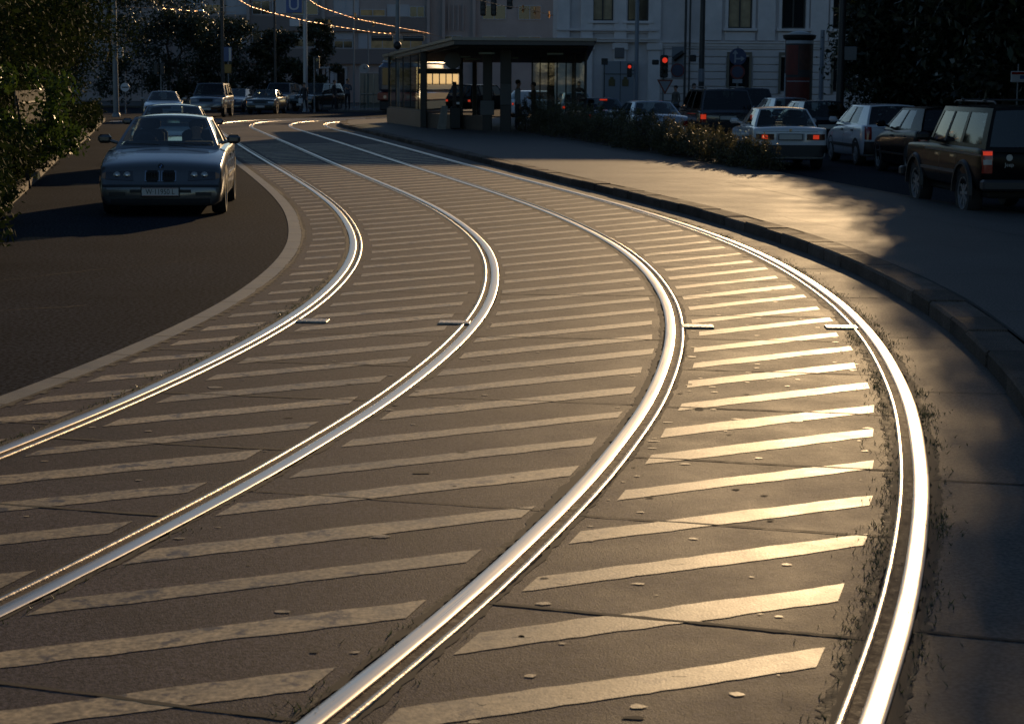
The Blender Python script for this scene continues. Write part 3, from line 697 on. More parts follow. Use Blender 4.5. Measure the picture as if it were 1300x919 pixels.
# ---------------------------------------------------------------- vehicles
def interp_st(st, n=44):
    st = np.array(sorted(st)); y = st[:, 0]
    # denser near the ends
    t = np.linspace(0, 1, n); yy = y[0] + (y[-1] - y[0]) * (.5 - .5 * np.cos(math.pi * t))
    out = [yy]
    for c in range(1, st.shape[1]):
        out.append([crom(list(y), list(st[:, c]), v) if False else np.interp(v, y, st[:, c]) for v in yy])
    A = np.array(out).T
    B = A.copy()
    for _ in range(1):
        B[1:-1, 1:] = (A[:-2, 1:] + 2 * A[1:-1, 1:] + A[2:, 1:]) / 4; A = B.copy()
    return A
def wheel_mesh(r, wd, kind=5):
    t = MB(); h = wd / 2
    t.lathe([(r * .66, -h), (r * .93, -h), (r * .99, -h * .75), (r, 0), (r * .99, h * .75), (r * .93, h), (r * .66, h)], 28, 'x', cap=False)
    rim = MB(); rim.lathe([(r * .68, -h * .9), (r * .68, h * .96), (r * .62, h * .96), (r * .60, h * .5), (r * .60, -h * .9)], 28, 'x', cap=False)
    rim.lathe([(r * .15, h * .1), (r * .15, h * .86), (r * .02, h * .9)], 14, 'x')
    for k in range(kind):
        a = 2 * math.pi * k / kind; ca, sa = math.cos(a), math.sin(a); pts = []
        for rr, ww, xx in ((r * .1, r * .05, h * .82), (r * .64, r * .075, h * .8)):
            for sg in (-1, 1):
                for dx in (0, -h * .25): pts.append((xx + dx, rr * ca - sg * ww * sa, rr * sa + sg * ww * ca))
        rim.add(pts, [(0, 2, 6, 4), (1, 5, 7, 3), (0, 4, 5, 1), (2, 3, 7, 6), (4, 6, 7, 5), (0, 1, 3, 2)])
    d = MB(); d.lathe([(r * .61, h * .2), (r * .02, h * .2)], 20, 'x')
    return t, rim, d
def make_car(name, label, paint, S, loc, rz, group=None, cat='car', glassm=None, pillar=None):
    root = empty(name, loc, rz, label, cat, group)
    gm = glassm or M_glass
    st = interp_st(S['st'], S.get('n', 44)); bx = S.get('box', 0.)
    body = MB(); nr = None
    for (y, w_, zb, zs, zt) in st:
        hs = zs - zb
        half = [(0, zb), (w_ * .6, zb), (w_ * .90, zb + .01), (w_ * .965, zb + .06), (w_ * .985, zb + .30 * hs), (w_, zb + .48 * hs), (w_ * 1.0, zb + .60 * hs), (w_ * .985, zb + .78 * hs), (w_ * (.965 + .02 * bx), zs - .035), (w_ * (.925 + .04 * bx), zs), (w_ * (.84 + .06 * bx), zs + .22 * (zt - zs)), (w_ * .62, zs + .62 * (zt - zs)), (w_ * .32, zs + .9 * (zt - zs)), (0, zt)]
        ring = [(x, y, z) for x, z in half] + [(-x, y, z) for x, z in half[-2:0:-1]]
        nr = len(ring); body.v += ring
    ns = len(st)
    for k in range(ns - 1):
        for j in range(nr): a = k * nr + j; b_ = k * nr + (j + 1) % nr; body.f.append((a, b_, b_ + nr, a + nr))
    body.f += [tuple(range(nr)), tuple((ns - 1) * nr + j for j in range(nr - 1, -1, -1))]
    bvh = BVHTree.FromPolygons([Vector(v) for v in body.v], body.f)
    # greenhouse
    G = S['gh']; zb, zr = G['zb'], G['zr']; wb, wr = G['wb'], G['wr']; yb0, yr0, yr1, yb1 = G['y']; cw = G.get('crown', .045)
    def side(t, v, sg):
        yb = yb0 + (yb1 - yb0) * t; yt = yr0 + (yr1 - yr0) * t
        wwb = wb * (1 - .05 * abs(2 * t - 1) ** 2); wwr = wr * (1 - .06 * abs(2 * t - 1) ** 2)
        x = wwb + (wwr - wwb) * (v ** 1.15 if v > 0 else v) ; return (sg * x, yb + (yt - yb) * v, zb + (zr - zb) * v)
    def sgrid(mb, t0, t1, v0, v1, sg, nt=3, nv=4, o=0.):
        P = [side(t0 + (t1 - t0) * i / nt, v0 + (v1 - v0) * j / nv, sg) for i in range(nt + 1) for j in range(nv + 1)]
        P = [(p[0] + sg * o, p[1], p[2]) for p in P]
        mb.add(P, [(i * (nv + 1) + j, (i + 1) * (nv + 1) + j, (i + 1) * (nv + 1) + j + 1, i * (nv + 1) + j + 1) for i in range(nt) for j in range(nv)])
    segs = G['segs']       # list of (t0,t1,'g'|'p')
    pil = MB(); vlo, vhi = G.get('v', (.07, .92))
    wins = []
    for sg in (-1, 1):
        sgrid(body, 0, 1, vhi, 1, sg, 14, 1); sgrid(body, 0, 1, -.06, vlo, sg, 14, 1)
        for (t0, t1, kd) in segs:
            if kd == 'p': sgrid(body, t0, t1, vlo, vhi, sg, 2, 5)
            elif kd == 'b': sgrid(pil, t0, t1, vlo, vhi, sg, 1, 5)
            else:
                mb = MB(); sgrid(mb, t0, t1, vlo, vhi, sg, 3, 5, -.008); wins.append(mb)
    # roof
    nx, ny = 10, 12; P = []
    for j in range(ny + 1):
        t = j / ny
        for i in range(nx + 1):
            s_ = i / nx * 2 - 1; q = side(t, 1, 1); bulge = (1 - abs(s_) ** 2.4) * cw
            yy = q[1] + (.05 * (1 - s_ * s_) * (1 - 2 * t)); P.append((s_ * q[0], yy, zr + bulge * (1 - .35 * abs(2 * t - 1) ** 3)))
    body.add(P, [(j * (nx + 1) + i, j * (nx + 1) + i + 1, (j + 1) * (nx + 1) + i + 1, (j + 1) * (nx + 1) + i) for j in range(ny) for i in range(nx)])
    # front and rear screens with painted frames
    def screen(mb, t, s0, s1, v0, v1, o=0., ns_=8, nv=5, bend=.09):
        P = []
        for i in range(ns_ + 1):
            s_ = s0 + (s1 - s0) * i / ns_
            for j in range(nv + 1):
                v = v0 + (v1 - v0) * j / nv; q = side(t, v, 1); zz = q[2] + (1 - abs(s_) ** 2.4) * cw * .6 * v
                P.append((s_ * q[0], q[1] + (1 if t == 0 else -1) * (bend * (1 - s_ * s_) * (1 - .45 * v) + o), zz))
        mb.add(P, [(i * (nv + 1) + j, (i + 1) * (nv + 1) + j, (i + 1) * (nv + 1) + j + 1, i * (nv + 1) + j + 1) for i in range(ns_) for j in range(nv)])
    for t in (0, 1):
        for a, b_ in ((-1, -.93), (.93, 1)): screen(body, t, a, b_, -.1, 1, ns_=1)
        screen(body, t, -.93, .93, .93, 1.0, nv=1); screen(body, t, -.93, .93, -.1, .03, nv=1)
    bo = body.build('body', paint, root, 42)
    ws = MB(); screen(ws, 0, -.93, .93, .03, .93, -.006); ws.build('windscreen', gm, root, 'all')
    ws = MB(); screen(ws, 1, -.93, .93, .03, .93, -.006); ws.build('rear_window', S.get('rearglass', gm), root, 'all')
    for mb in wins: mb.build('side_window', gm, root, 'all')
    if pil.v: pil.build('door_pillar', M_black, root)
    # cabin: deck, seats, dash
    cab = MB(); cab.box((0, (yb0 + yb1) / 2, zb - .02), (wb * 1.8, abs(yb0 - yb1) * .93, .05)); cab.box((0, yb0 - .38, zb + .03), (wb * 1.7, .35, .08), 0, .03)
    for sx in (-.36, .36):
        for yy in ((yr0 * .25 + yr1 * .05 - .15), yr1 * .75):
            cab.box((sx, yy, zb + .08), (.46, .14, .26), 0, .05); cab.box((sx, yy, zb + .29), (.25, .10, .15), 0, .04); cab.cyl((sx, yy, zb + .1), (sx, yy, zb + .3), .02)
    cab.cyl((.36, yb0 - .55, zb + .02), (.36, yb0 - .62, zb + .06), .17, None, 18) if S.get('wheel', 1) else None
    cab.build('cabin', M_under, root)
    # surface patches
    def patch(nm, quad, m_, off=.006, d='f', nu=8, nv=4, parent=None, thick=True, build=True, mb=None):
        """quad: four (a,z) corners ll, lr, ur, ul; a = x for front/rear, y for sides"""
        P = []; own = mb is None; mb = mb or MB()
        for i in range(nu + 1):
            for j in range(nv + 1):
                u, v = i / nu, j / nv
                a = (quad[0][0] * (1 - u) + quad[1][0] * u) * (1 - v) + (quad[3][0] * (1 - u) + quad[2][0] * u) * v
                z = (quad[0][1] * (1 - u) + quad[1][1] * u) * (1 - v) + (quad[3][1] * (1 - u) + quad[2][1] * u) * v
                if d in 'fr':
                    sg = 1 if d == 'f' else -1; h_ = bvh.ray_cast(Vector((a, sg * 6, z)), Vector((0, -sg, 0)))[0]; q = (a, (h_.y if h_ else sg * S['L'] / 2), z); n_ = (0, sg, 0)
                else:
                    sg = 1 if d == 'R' else -1; h_ = bvh.ray_cast(Vector((sg * 4, a, z)), Vector((-sg, 0, 0)))[0]; q = ((h_.x if h_ else sg * S['W'] / 2), a, z); n_ = (sg, 0, 0)
                P.append((q, n_))
        N = (nu + 1) * (nv + 1); V = [tuple(q[c] + n_[c] * off for c in range(3)) for q, n_ in P] + [tuple(q[c] - n_[c] * .02 for c in range(3)) for q, n_ in P]
        idx = lambda i, j: i * (nv + 1) + j
        Fc = [(idx(i, j), idx(i + 1, j), idx(i + 1, j + 1), idx(i, j + 1)) for i in range(nu) for j in range(nv)]
        bd = [idx(i, 0) for i in range(nu + 1)] + [idx(nu, j) for j in range(1, nv + 1)] + [idx(i, nv) for i in range(nu - 1, -1, -1)] + [idx(0, j) for j in range(nv - 1, 0, -1)]
        for a, b_ in zip(bd, bd[1:] + bd[:1]): Fc.append((a, b_, b_ + N, a + N))
        mb.add(V, Fc)
        if own: return mb.build(nm, m_, parent or root, 40)
    def rect(x0, x1, z0, z1): return [(x0, z0), (x1, z0), (x1, z1), (x0, z1)]
    # wheels and arches
    r = S['r']
    for yy in S['axles']:
        for sg in (-1, 1):
            w_ = float(np.interp(yy, st[:, 0], st[:, 1]))
            # arch lining, following the side
            arch = MB(); n = 22; P = []
            for k in range(n + 1):
                a = math.pi * (-.08 + 1.16 * k / n)
                for rr in (r + S.get('gap', .05), r * .5):
                    y_, z_ = yy + rr * math.cos(a), r + .02 + rr * math.sin(a); h_ = bvh.ray_cast(Vector((sg * 4, y_, z_)), Vector((-sg, 0, 0)))[0]
                    P.append(((h_.x if h_ is not None and abs(h_.x) > w_ * .8 else sg * w_ * .97) + sg * .004, y_, z_))
            arch.add(P, [(2 * k, 2 * k + 1, 2 * k + 3, 2 * k + 2) for k in range(n)]); arch.build('wheel_arch', M_under, root)
            if S.get('flare'):
                fm = MB(); P = []
                for k in range(n + 1):
                    a = math.pi * (-.02 + 1.04 * k / n)
                    for rr, dx in ((r + .035, -.02), (r + .035, .045), (r + .08, .045), (r + .105, .0)): P.append((sg * (w_ - .01 + dx), yy + rr * math.cos(a), r + .02 + rr * math.sin(a) * 1.0))
                fm.add(P, [(4 * k + j, 4 * k + j + 1, 4 * k + j + 5, 4 * k + j + 4) for k in range(n) for j in range(3)]); fm.build('wheel_flare', M_black, root, 30)
            we = empty('wheel', (sg * (w_ - .108), yy, r)); we.parent = root; we.rotation_euler = (random.random() * 6, 0, 0 if sg > 0 else math.pi)
            key = ('wheel', r, S.get('spokes', 5))
            if key not in WC:
                t, rm, d_ = wheel_mesh(r, .2, S.get('spokes', 5)); a = t.build('tyre', M_tyre, None, 40); b_ = rm.build('rim', M_rim, None, 40); c_ = d_.build('brake', M_black, None); WC[key] = (a, b_, c_); q = (a, b_, c_)
            else:
                q = tuple(o.copy() for o in WC[key]); [col.objects.link(o) for o in q]
            for o in q: o.parent = we
    # mirrors
    for sg in (-1, 1):
        mo = MB(); mo.box((sg * (wb + .17), yb0 - .42, zb + .10), (.2, .1, .13), 0, .045); mo.cyl((sg * (wb - .02), yb0 - .40, zb + .04), (sg * (wb + .12), yb0 - .42, zb + .08), .025); mo.build('mirror', S.get('mirror', paint), root, 40)
    return root, patch, rect, bvh, side
WC = {}
def plate(root, text, x, y, z, rz, w_=.50, h_=.115, tilt=0):
    p = MB().box((x, y, z), (w_ + .03, .02, h_ + .03), 0, .008).build('plate_holder', M_black, root)
    q = MB().box((x, y + (.012 if rz else -.012), z), (w_, .012, h_), 0, .003).build('number_plate', M_plate, root)
    if text:
        text_mesh('plate_text', text, h_ * .92, M_ink, q, (x, y + (.0195 if rz else -.0195), z), (R(90), 0, rz), .001, .82)
        rd = MB(); s_ = 1 if rz else -1
        for zz in (z - h_ / 2 + .006, z + h_ / 2 - .006): rd.box((x, y + s_ * .0185, zz), (w_ * .98, .003, .006))
        rd.build('plate_border', M_redlamp, q)
def seams(patch, ys, z0, z1, z2=None):
    for d in 'LR':
        for y in ys:
            mb = MB(); patch(None, [(y - .004, z0), (y + .004, z0), (y + .004, z1), (y - .004, z1)], None, .002, d, 1, 10, mb=mb)
            yield mb
def trims(root, patch, ys, z0, z1, handles=(), hz=.8, moulding=None, hm=None):
    for mb in seams(patch, ys, z0, z1): mb.build('door_seam', M_black, root)
    for d in 'LR':
        for y in handles: patch('door_handle', [(y - .09, hz), (y + .09, hz), (y + .09, hz + .035), (y - .09, hz + .035)], hm or M_black, .02, d, 3, 1)
        if moulding: patch('side_moulding', [(moulding[0], moulding[2]), (moulding[1], moulding[2]), (moulding[1], moulding[3]), (moulding[0], moulding[3])], M_black, .012, d, 14, 1)
def paintm(name, c, rough=.22, metal=.5): return mat(name, c, rough, metal, coat=1., spec=.5)
P_silver = paintm('silver_blue_paint', (.10, .105, .11), .28, .6)
P_white = mat('white_paint', (.55, .58, .62), .3, 0, coat=1.)
P_hatch = mat('pale_paint', (.50, .54, .60), .32, 0, coat=1.)
P_black = mat('black_paint', (.003, .003, .004), .2, 0, coat=0., spec=.09)
P_navy = mat('navy_paint', (.012, .016, .03), .22, .2, coat=1.)
P_dgreen = mat('dark_green_paint', (.012, .02, .018), .22, .2, coat=1.)
P_lsilver = paintm('light_silver_paint', (.36, .38, .41), .28, .7)
P_bronze = paintm('dark_grey_paint', (.06, .06, .07), .25, .5)

SEDAN = dict(L=4.47, W=1.74, r=.312, axles=(1.37, -1.36), spokes=7, box=.7, wheel=1,
    st=[(-2.235, .70, .34, .62, .64), (-2.20, .78, .26, .84, .88), (-2.06, .82, .22, .93, .985), (-1.75, .855, .2, .95, 1.02), (-1.0, .87, .18, .93, 1.02), (0, .87, .18, .915, .99), (.95, .87, .17, .885, .945), (1.5, .868, .16, .815, .865), (1.9, .86, .16, .735, .785), (2.04, .85, .16, .69, .735), (2.12, .84, .16, .63, .675), (2.165, .825, .16, .50, .56), (2.20, .81, .16, .45, .475), (2.225, .79, .16, .43, .45), (2.24, .76, .2, .41, .43)],
    gh=dict(zb=.93, zr=1.335, wb=.765, wr=.565, y=(.98, .22, -.98, -1.62), crown=.055, segs=[(0, .05, 'p'), (.05, .43, 'g'), (.43, .475, 'b'), (.475, .80, 'g'), (.80, 1, 'p')]))
def bmw_front(root, patch, rect):
    for sg in (-1, 1):
        hs = patch('headlamp', [(.37, .505), (.75, .525), (.745, .625), (.385, .64)] if sg > 0 else [(-.75, .525), (-.37, .505), (-.385, .64), (-.745, .625)], mat('lamp_housing', (.05, .05, .055), .25, .5, coat=1.), .008)
        for k, xx in enumerate((.46, .60)):
            h_ = MB(); h_.sphere((sg * xx, 2.150 - k * .006, .574), .056, 14, (1, .45, 1)); h_.build('reflector', M_head, hs, 'all')
            q = MB(); q.sphere((sg * xx, 2.175 - k * .006, .574), .026, 10, (1, .4, 1)); q.build('bulb', M_chrome, hs, 'all')
        patch('indicator', [(.755, .53), (.81, .545), (.805, .60), (.75, .62)] if sg > 0 else [(-.81, .545), (-.755, .53), (-.75, .62), (-.805, .60)], mat('indicator_lens', (.30, .16, .08), .2, coat=1), .009, nu=4)
        x0, x1 = (.02, .205) if sg > 0 else (-.205, -.02)
        patch('grille_surround', rect(x0 - .010, x1 + .010, .498, .640), M_chrome if False else mat('grille_chrome', (.35, .38, .42), .2, 1.), .010)
        g = patch('grille', rect(x0 + .004, x1 - .004, .510, .628), M_under, .016)
        for (za_, zb2_, ins) in ((.628, .640, .02), (.498, .510, .02)): patch('grille_lip', rect(x0 + ins, x1 - ins, za_, zb2_ + .006), M_under, .014, nu=4, parent=g)
        gb_ = MB()
        for k in range(8): xx = x0 + .018 + k * (x1 - x0 - .036) / 7; gb_.box((xx, 2.175, .570), (.006, .05, .10))
        gb_.build('grille_bars', M_black, g)
        patch('fog_lamp', rect(.48, .70, .30, .35) if sg > 0 else rect(-.70, -.48, .30, .35), M_black, .006)
    patch('bumper_strip', rect(-.80, .80, .418, .452), M_black, .012, nu=24)
    patch('upper_intake', rect(-.42, .42, .34, .385), M_black, .004, nu=14)
    patch('lower_intake', rect(-.68, .68, .185, .26), M_under, .004, nu=18)
    bo = MB(); bo.lathe([(.001, .0), (.036, .0), (.040, .006), (.036, .012), (.001, .013)], 20, 'y', (0, 2.085, .70)); b_ = bo.build('badge', M_black, root, 'all')
    c_ = MB(); 
    for k in range(4):
        a0 = k * math.pi / 2; c_.add([(0, 2.099, .70)] + [(.024 * math.cos(a0 + q * math.pi / 10), 2.099, .70 + .024 * math.sin(a0 + q * math.pi / 10)) for q in range(6)], [tuple(range(7))]) if k % 2 else None
    c_.build('badge_quarters', mat('badge_blue', (.08, .2, .5), .3), b_)
    patch('door_sill', rect(-.01, .01, .3, .31), M_black, .002) if False else None

# silver sedan coming towards the camera
car, patch, rect, bvh, side = make_car('sedan', 'silver blue sedan driving towards the camera on the dark left lane, double round headlamps', P_silver, SEDAN, (-5.12, 27.35, 0), math.pi + .105, 'sedan cars')
bmw_front(car, patch, rect); plate(car, 'W·11950 L', 0, 2.262, .355, math.pi)
trims(car, patch, (.92, -.12, -1.12), .3, .9, (.02, -.98), .78, (1.0, -1.0, .5, .54), P_silver)
wp_ = MB()
for sx, a in ((-.62, .75), (.1, .7)): wp_.cyl((sx, 1.06, .965), (sx + a * .8, 1.0, .985), .010, .006, 5)
wp_.build('wiper', M_black, car)
# roof, lamps behind
for sg in (-1, 1): patch('tail_lamp', rect(.52 * sg, .80 * sg, .70, .84) if sg > 0 else rect(-.80, -.52, .70, .84), M_redlamp, .01, 'r')

# ---- simple car variants
def facing_lamps(patch, rect, sg_lit=None, z=(.60, .70)):
    for sg in (-1, 1):
        patch('headlamp', rect(.44, .76, *z) if sg > 0 else rect(-.76, -.44, *z), M_head, .01)
        patch('indicator', rect(.76, .82, *z) if sg > 0 else rect(-.82, -.76, *z), M_amber if sg_lit == sg else mat('indicator_lens', (.30, .16, .08), .2, coat=1), .012, nu=3)
    patch('grille', rect(-.34, .34, z[0], z[1] + .01), M_black, .012)
    patch('bumper_strip', rect(-.80, .80, .44, .5), M_black, .014, nu=16); patch('lower_intake', rect(-.55, .55, .24, .33), M_under, .005)
BOXY = dict(L=4.42, W=1.68, r=.31, axles=(1.36, -1.31), spokes=8, box=1.,
    st=[(-2.21, .72, .30, .86, .875), (-2.19, .80, .26, .90, .93), (-2.08, .825, .24, .925, .965), (-1.5, .84, .2, .93, .985), (0, .84, .2, .90, .97), (1.0, .84, .2, .885, .95), (1.6, .835, .2, .84, .89), (2.05, .81, .22, .79, .83), (2.15, .79, .22, .76, .79), (2.19, .77, .24, .52, .56), (2.21, .72, .3, .48, .5)],
    gh=dict(zb=.935, zr=1.33, wb=.74, wr=.57, y=(.95, .30, -1.02, -1.46), crown=.045, segs=[(0, .05, 'p'), (.05, .43, 'g'), (.43, .47, 'b'), (.47, .80, 'g'), (.80, 1, 'p')]))
# white saloon seen from behind
car, patch, rect, bvh, side = make_car('sedan', 'white boxy saloon with both brake lamps lit, right of the planted bed', P_white, BOXY, (6.10, 42.3, 0), .0, 'sedan cars')
for sg in (-1, 1):
    a, b_ = sorted((sg * .36, sg * .76)); tl_ = patch('tail_lamp', rect(a, b_, .67, .80), mat('lamp_dark_red', (.06, .008, .006), .25, coat=1), .012, 'r')
    a, b_ = sorted((sg * .50, sg * .63)); patch('brake_lamp', rect(a, b_, .69, .78), M_redlit, .022, 'r', parent=tl_, nu=3)
patch('plate_recess', rect(-.31, .31, .655, .81), mat('pale_panel', (.3, .32, .35), .5), .006, 'r'); plate(car, None, 0, -2.235, .735, 0)
patch('bumper', rect(-.80, .80, .30, .56), mat('bumper_plastic', (.02, .021, .024), .5), .045, 'r', nu=18)
patch('boot_seam', rect(-.74, .74, .845, .853), M_black, .002, 'r'); MB().lathe([(.001, 0), (.032, 0), (.034, .005), (.001, .006)], 16, 'y', (0, -2.232, .885)).build('badge', M_chrome, car)
trims(car, patch, (.95, -.05, -1.0), .3, .9, (.1, -.9), .8, (1.0, -1.0, .42, .50), M_chrome)

HATCH = dict(L=3.8, W=1.65, r=.29, axles=(1.15, -1.28), spokes=6, box=.4,
    st=[(-1.9, .66, .30, .80, .84), (-1.87, .76, .26, .90, .95), (-1.75, .81, .22, .95, 1.0), (-1.0, .825, .2, .94, 1.0), (0, .825, .19, .91, .98), (.9, .82, .19, .87, .95), (1.4, .80, .2, .78, .85), (1.7, .77, .2, .69, .75), (1.82, .72, .2, .58, .62), (1.88, .66, .22, .5, .52), (1.9, .60, .28, .44, .46)],
    gh=dict(zb=.95, zr=1.40, wb=.735, wr=.56, y=(1.0, .25, -1.42, -1.80), crown=.05, segs=[(0, .05, 'p'), (.05, .42, 'g'), (.42, .46, 'b'), (.46, .74, 'g'), (.74, 1, 'p')]))
def hatch_rear(root, patch, rect, lit=False, txt=None):
    for sg in (-1, 1):
        a, b_ = sorted((sg * .60, sg * .755)); t = patch('tail_lamp', rect(a, b_, .62, .92), M_redlamp, .012, 'r')
    patch('bumper', rect(-.76, .76, .28, .58), M_black, .035, 'r', nu=18); plate(root, txt, 0, -1.93, .70, 0)
car, patch, rect, bvh, side = make_car('hatchback', 'small white hatchback with black rear bumper parked behind the dark hatchback', P_hatch, HATCH, (8.78, 44.2, 0), .07, 'hatchback cars', glassm=M_glass)
hatch_rear(car, patch, rect, txt=None); trims(car, patch, (.95, -.12, -1.0), .3, .9, (.05, -.9), .8, (.95, -1.0, .42, .50))
car, patch, rect, bvh, side = make_car('hatchback', 'dark hatchback with black paint half hidden behind the black off-roader', P_black, HATCH, (8.95, 39.2, 0), .06, 'hatchback cars')
hatch_rear(car, patch, rect); trims(car, patch, (.95, -.12, -1.0), .3, .9, (.05, -.9), .8, (.95, -1.0, .42, .46))
for sg in (-1, 1): patch('headlamp', rect(*sorted((sg * .42, sg * .70)), .58, .68), M_head, .01)

OFFR = dict(L=4.24, W=1.72, r=.36, axles=(1.33, -1.25), spokes=8, box=1., flare=1, gap=.06, mirror=M_black, rearglass=M_dglass,
    st=[(-2.08, .76, .48, .98, .99), (-2.06, .80, .44, 1.0, 1.01), (-1.9, .82, .42, 1.02, 1.03), (0, .83, .42, 1.02, 1.04), (.75, .83, .42, 1.01, 1.05), (1.6, .80, .44, .99, 1.035), (2.0, .775, .46, .97, 1.01), (2.05, .76, .48, .95, .97), (2.08, .73, .5, .66, .7)],
    gh=dict(zb=1.03, zr=1.58, wb=.79, wr=.68, y=(.78, .36, -1.97, -2.05), crown=.035, v=(.08, .88), segs=[(0, .04, 'p'), (.04, .30, 'g'), (.30, .335, 'b'), (.335, .60, 'g'), (.60, .64, 'p'), (.64, .93, 'g'), (.93, 1, 'p')]))
car, patch, rect, bvh, side = make_car('off_roader', 'black boxy off-roader with roof rails and wheel flares at the right picture edge', P_black, OFFR, (7.22, 27.4, 0), .05, cat='off-roader', glassm=M_glass)
for sg in (-1, 1):
    a, b_ = sorted((sg * .66, sg * .795)); t = patch('tail_lamp', rect(a, b_, .68, 1.0), M_redlamp, .02, 'r'); patch('brake_lamp', rect(a + .01, b_ - .01, .93, .985), M_redlit, .028, 'r', parent=t, nu=3)
    patch('reverse_lamp', rect(a + .01, b_ - .01, .80, .87), mat('lens_clear', (.35, .34, .33), .3), .026, 'r', parent=t, nu=3)
MB().box((0, -2.17, .52), (1.66, .2, .15), 0, .03).build('rear_bumper', mat('bumper_plastic', (.02, .021, .024), .5), car)
MB().box((0, 2.17, .52), (1.66, .2, .15), 0, .03).build('front_bumper', mat('bumper_plastic', (.02, .021, .024), .5), car)
plate(car, 'W LE M', .22, -2.11, .87, 0, .50, .115)
MB().lathe([(.001, 0), (.045, 0), (.047, .006), (.001, .007)], 18, 'y', (-.42, -2.09, .90)).build('badge', mat('badge_grey', (.3, .32, .34), .4, .6), car)
text_mesh('badge_text', 'Jeep', .075, mat('badge_grey', (.3, .32, .34), .4, .6), car, (-.42, -2.092, .80), (R(90), 0, 0), .002)
for d in 'LR':
    patch('side_moulding', [(-.85, .63), (.93, .63), (.93, .67), (-.85, .67)], mat('moulding_grey', (.10, .11, .12), .35, .3), .02, d, 14, 1)
    patch('belt_moulding', [(-2.0, .915), (.75, .93), (.75, .955), (-2.0, .94)], mat('moulding_grey', (.10, .11, .12), .35, .3), .012, d, 14, 1)
trims(car, patch, (.82, -.05, -.86), .45, 1.0, (.07, -.72), .86, None, M_chrome)
rr_ = MB()
for sg in (-1, 1):
    rr_.tube([(sg * .56, .15, 1.63), (sg * .56, .05, 1.665), (sg * .56, -1.75, 1.665), (sg * .56, -1.85, 1.63)], .014, 8)
for y in (-.3, -1.35): rr_.box((0, y, 1.685), (1.2, .06, .022), 0, .008); [rr_.box((sg * .56, y, 1.675), (.05, .08, .05), 0, .01) for sg in (-1, 1)]
rr_.build('roof_rack', M_black, car); MB().cyl((.66, .75, 1.03), (.70, .45, 1.95), .004).build('aerial', M_black, car)
MB().box((0, -.3, .38), (1.3, 3.2, .12), 0, .03).build('underbody', M_under, car)

BIGSUV = dict(OFFR); BIGSUV.update(flare=0, L=4.7, W=1.86, r=.36, axles=(1.42, -1.32), mirror=M_black,
    st=[(-2.33, .80, .46, .98, 1.0), (-2.3, .87, .42, 1.03, 1.05), (-2.0, .9, .40, 1.06, 1.08), (0, .92, .38, 1.05, 1.09), (1.0, .91, .38, 1.02, 1.09), (1.9, .87, .4, .98, 1.05), (2.2, .83, .42, .92, .98), (2.33, .76, .48, .66, .7)],
    gh=dict(zb=1.08, zr=1.70, wb=.86, wr=.70, y=(1.0, .42, -1.95, -2.24), crown=.04, v=(.08, .9), segs=[(0, .04, 'p'), (.04, .30, 'g'), (.30, .335, 'b'), (.335, .60, 'g'), (.60, .64, 'b'), (.64, .92, 'g'), (.92, 1, 'p')]))
car, patch, rect, bvh, side = make_car('large_estate', 'big dark estate with wide lit tail lamps and pale plate, beyond the planted bed', P_bronze, BIGSUV, (6.25, 57.4, 0), .10, cat='car', glassm=M_dglass)
for sg in (-1, 1):
    a, b_ = sorted((sg * .66, sg * .86)); t = patch('tail_lamp', rect(a, b_, .72, 1.0), M_redlamp, .015, 'r'); patch('brake_lamp', rect(a + .02, b_ - .02, .82, .96), M_redlit, .025, 'r', parent=t, nu=3)
plate(car, None, 0, -2.36, .86, 0); patch('bumper', rect(-.86, .86, .45, .66), M_black, .05, 'r', nu=16)
rr_ = MB()
for sg in (-1, 1): rr_.tube([(sg * .60, .3, 1.74), (sg * .60, .2, 1.78), (sg * .60, -1.8, 1.78), (sg * .60, -1.9, 1.74)], .014, 8)
rr_.build('roof_rails', M_black, car)

def simple(name, label, paint, S, loc, rz, group, rear=True, lit=False, high=False, ind=None, gm=None, cat='car'):
    c_, patch, rect, bvh, side = make_car(name, label, paint, S, loc, rz, group, glassm=gm, cat=cat)
    z0 = .66 if S is not BIGSUV else .78; w_ = S['W'] / 2 - .05
    for sg in (-1, 1):
        a, b_ = sorted((sg * (w_ - .22), sg * (w_ - .04))); t = patch('tail_lamp', rect(a, b_, z0, z0 + .16), M_redlamp, .012, 'r', nu=4)
        if lit: patch('brake_lamp', rect(a + .02, b_ - .02, z0 + .03, z0 + .13), M_redlit, .022, 'r', parent=t, nu=3)
    if high: 
        y1 = S['gh']['y'][2]; MB().box((0, y1 - .14, S['gh']['zr'] - .03), (.26, .03, .045)).build('high_brake_lamp', M_redlit, c_)
    if rear: plate(c_, None, 0, -S['L'] / 2 - .012, .72, 0)
    else: facing_lamps(patch, rect, ind, (.60, .70) if S is not BIGSUV else (.78, .92)); plate(c_, None, 0, S['L'] / 2 + .012, .42, math.pi)
    return c_
P_dsilver = paintm('dark_silver_paint', (.12, .14, .17), .28, .6)
simple('sedan', 'silver saloon roof between the planted bed and the yield sign', P_lsilver, SEDAN, (3.95, 54.6, 0), .15, 'sedan cars')
simple('sedan', 'grey saloon with lit high brake lamp beside the shelter corner post', P_dsilver, BOXY, (2.95, 64.6, 0), .15, 'sedan cars', lit=True, high=True)
simple('hatchback', 'pale hatchback with red lamps seen through the glazed shelter wall', P_white, HATCH, (2.75, 86, 0), .12, 'hatchback cars', lit=True)
simple('hatchback', 'white small car seen through the shelter glass, left of the pale hatchback', P_hatch, HATCH, (1.5, 97, 0), -1.2, 'hatchback cars', lit=True)
simple('estate_car', 'dark estate with pale roof standing between the white saloon and the white hatchback', P_navy, HATCH, (8.55, 52.5, 0), .08, 'estate cars')
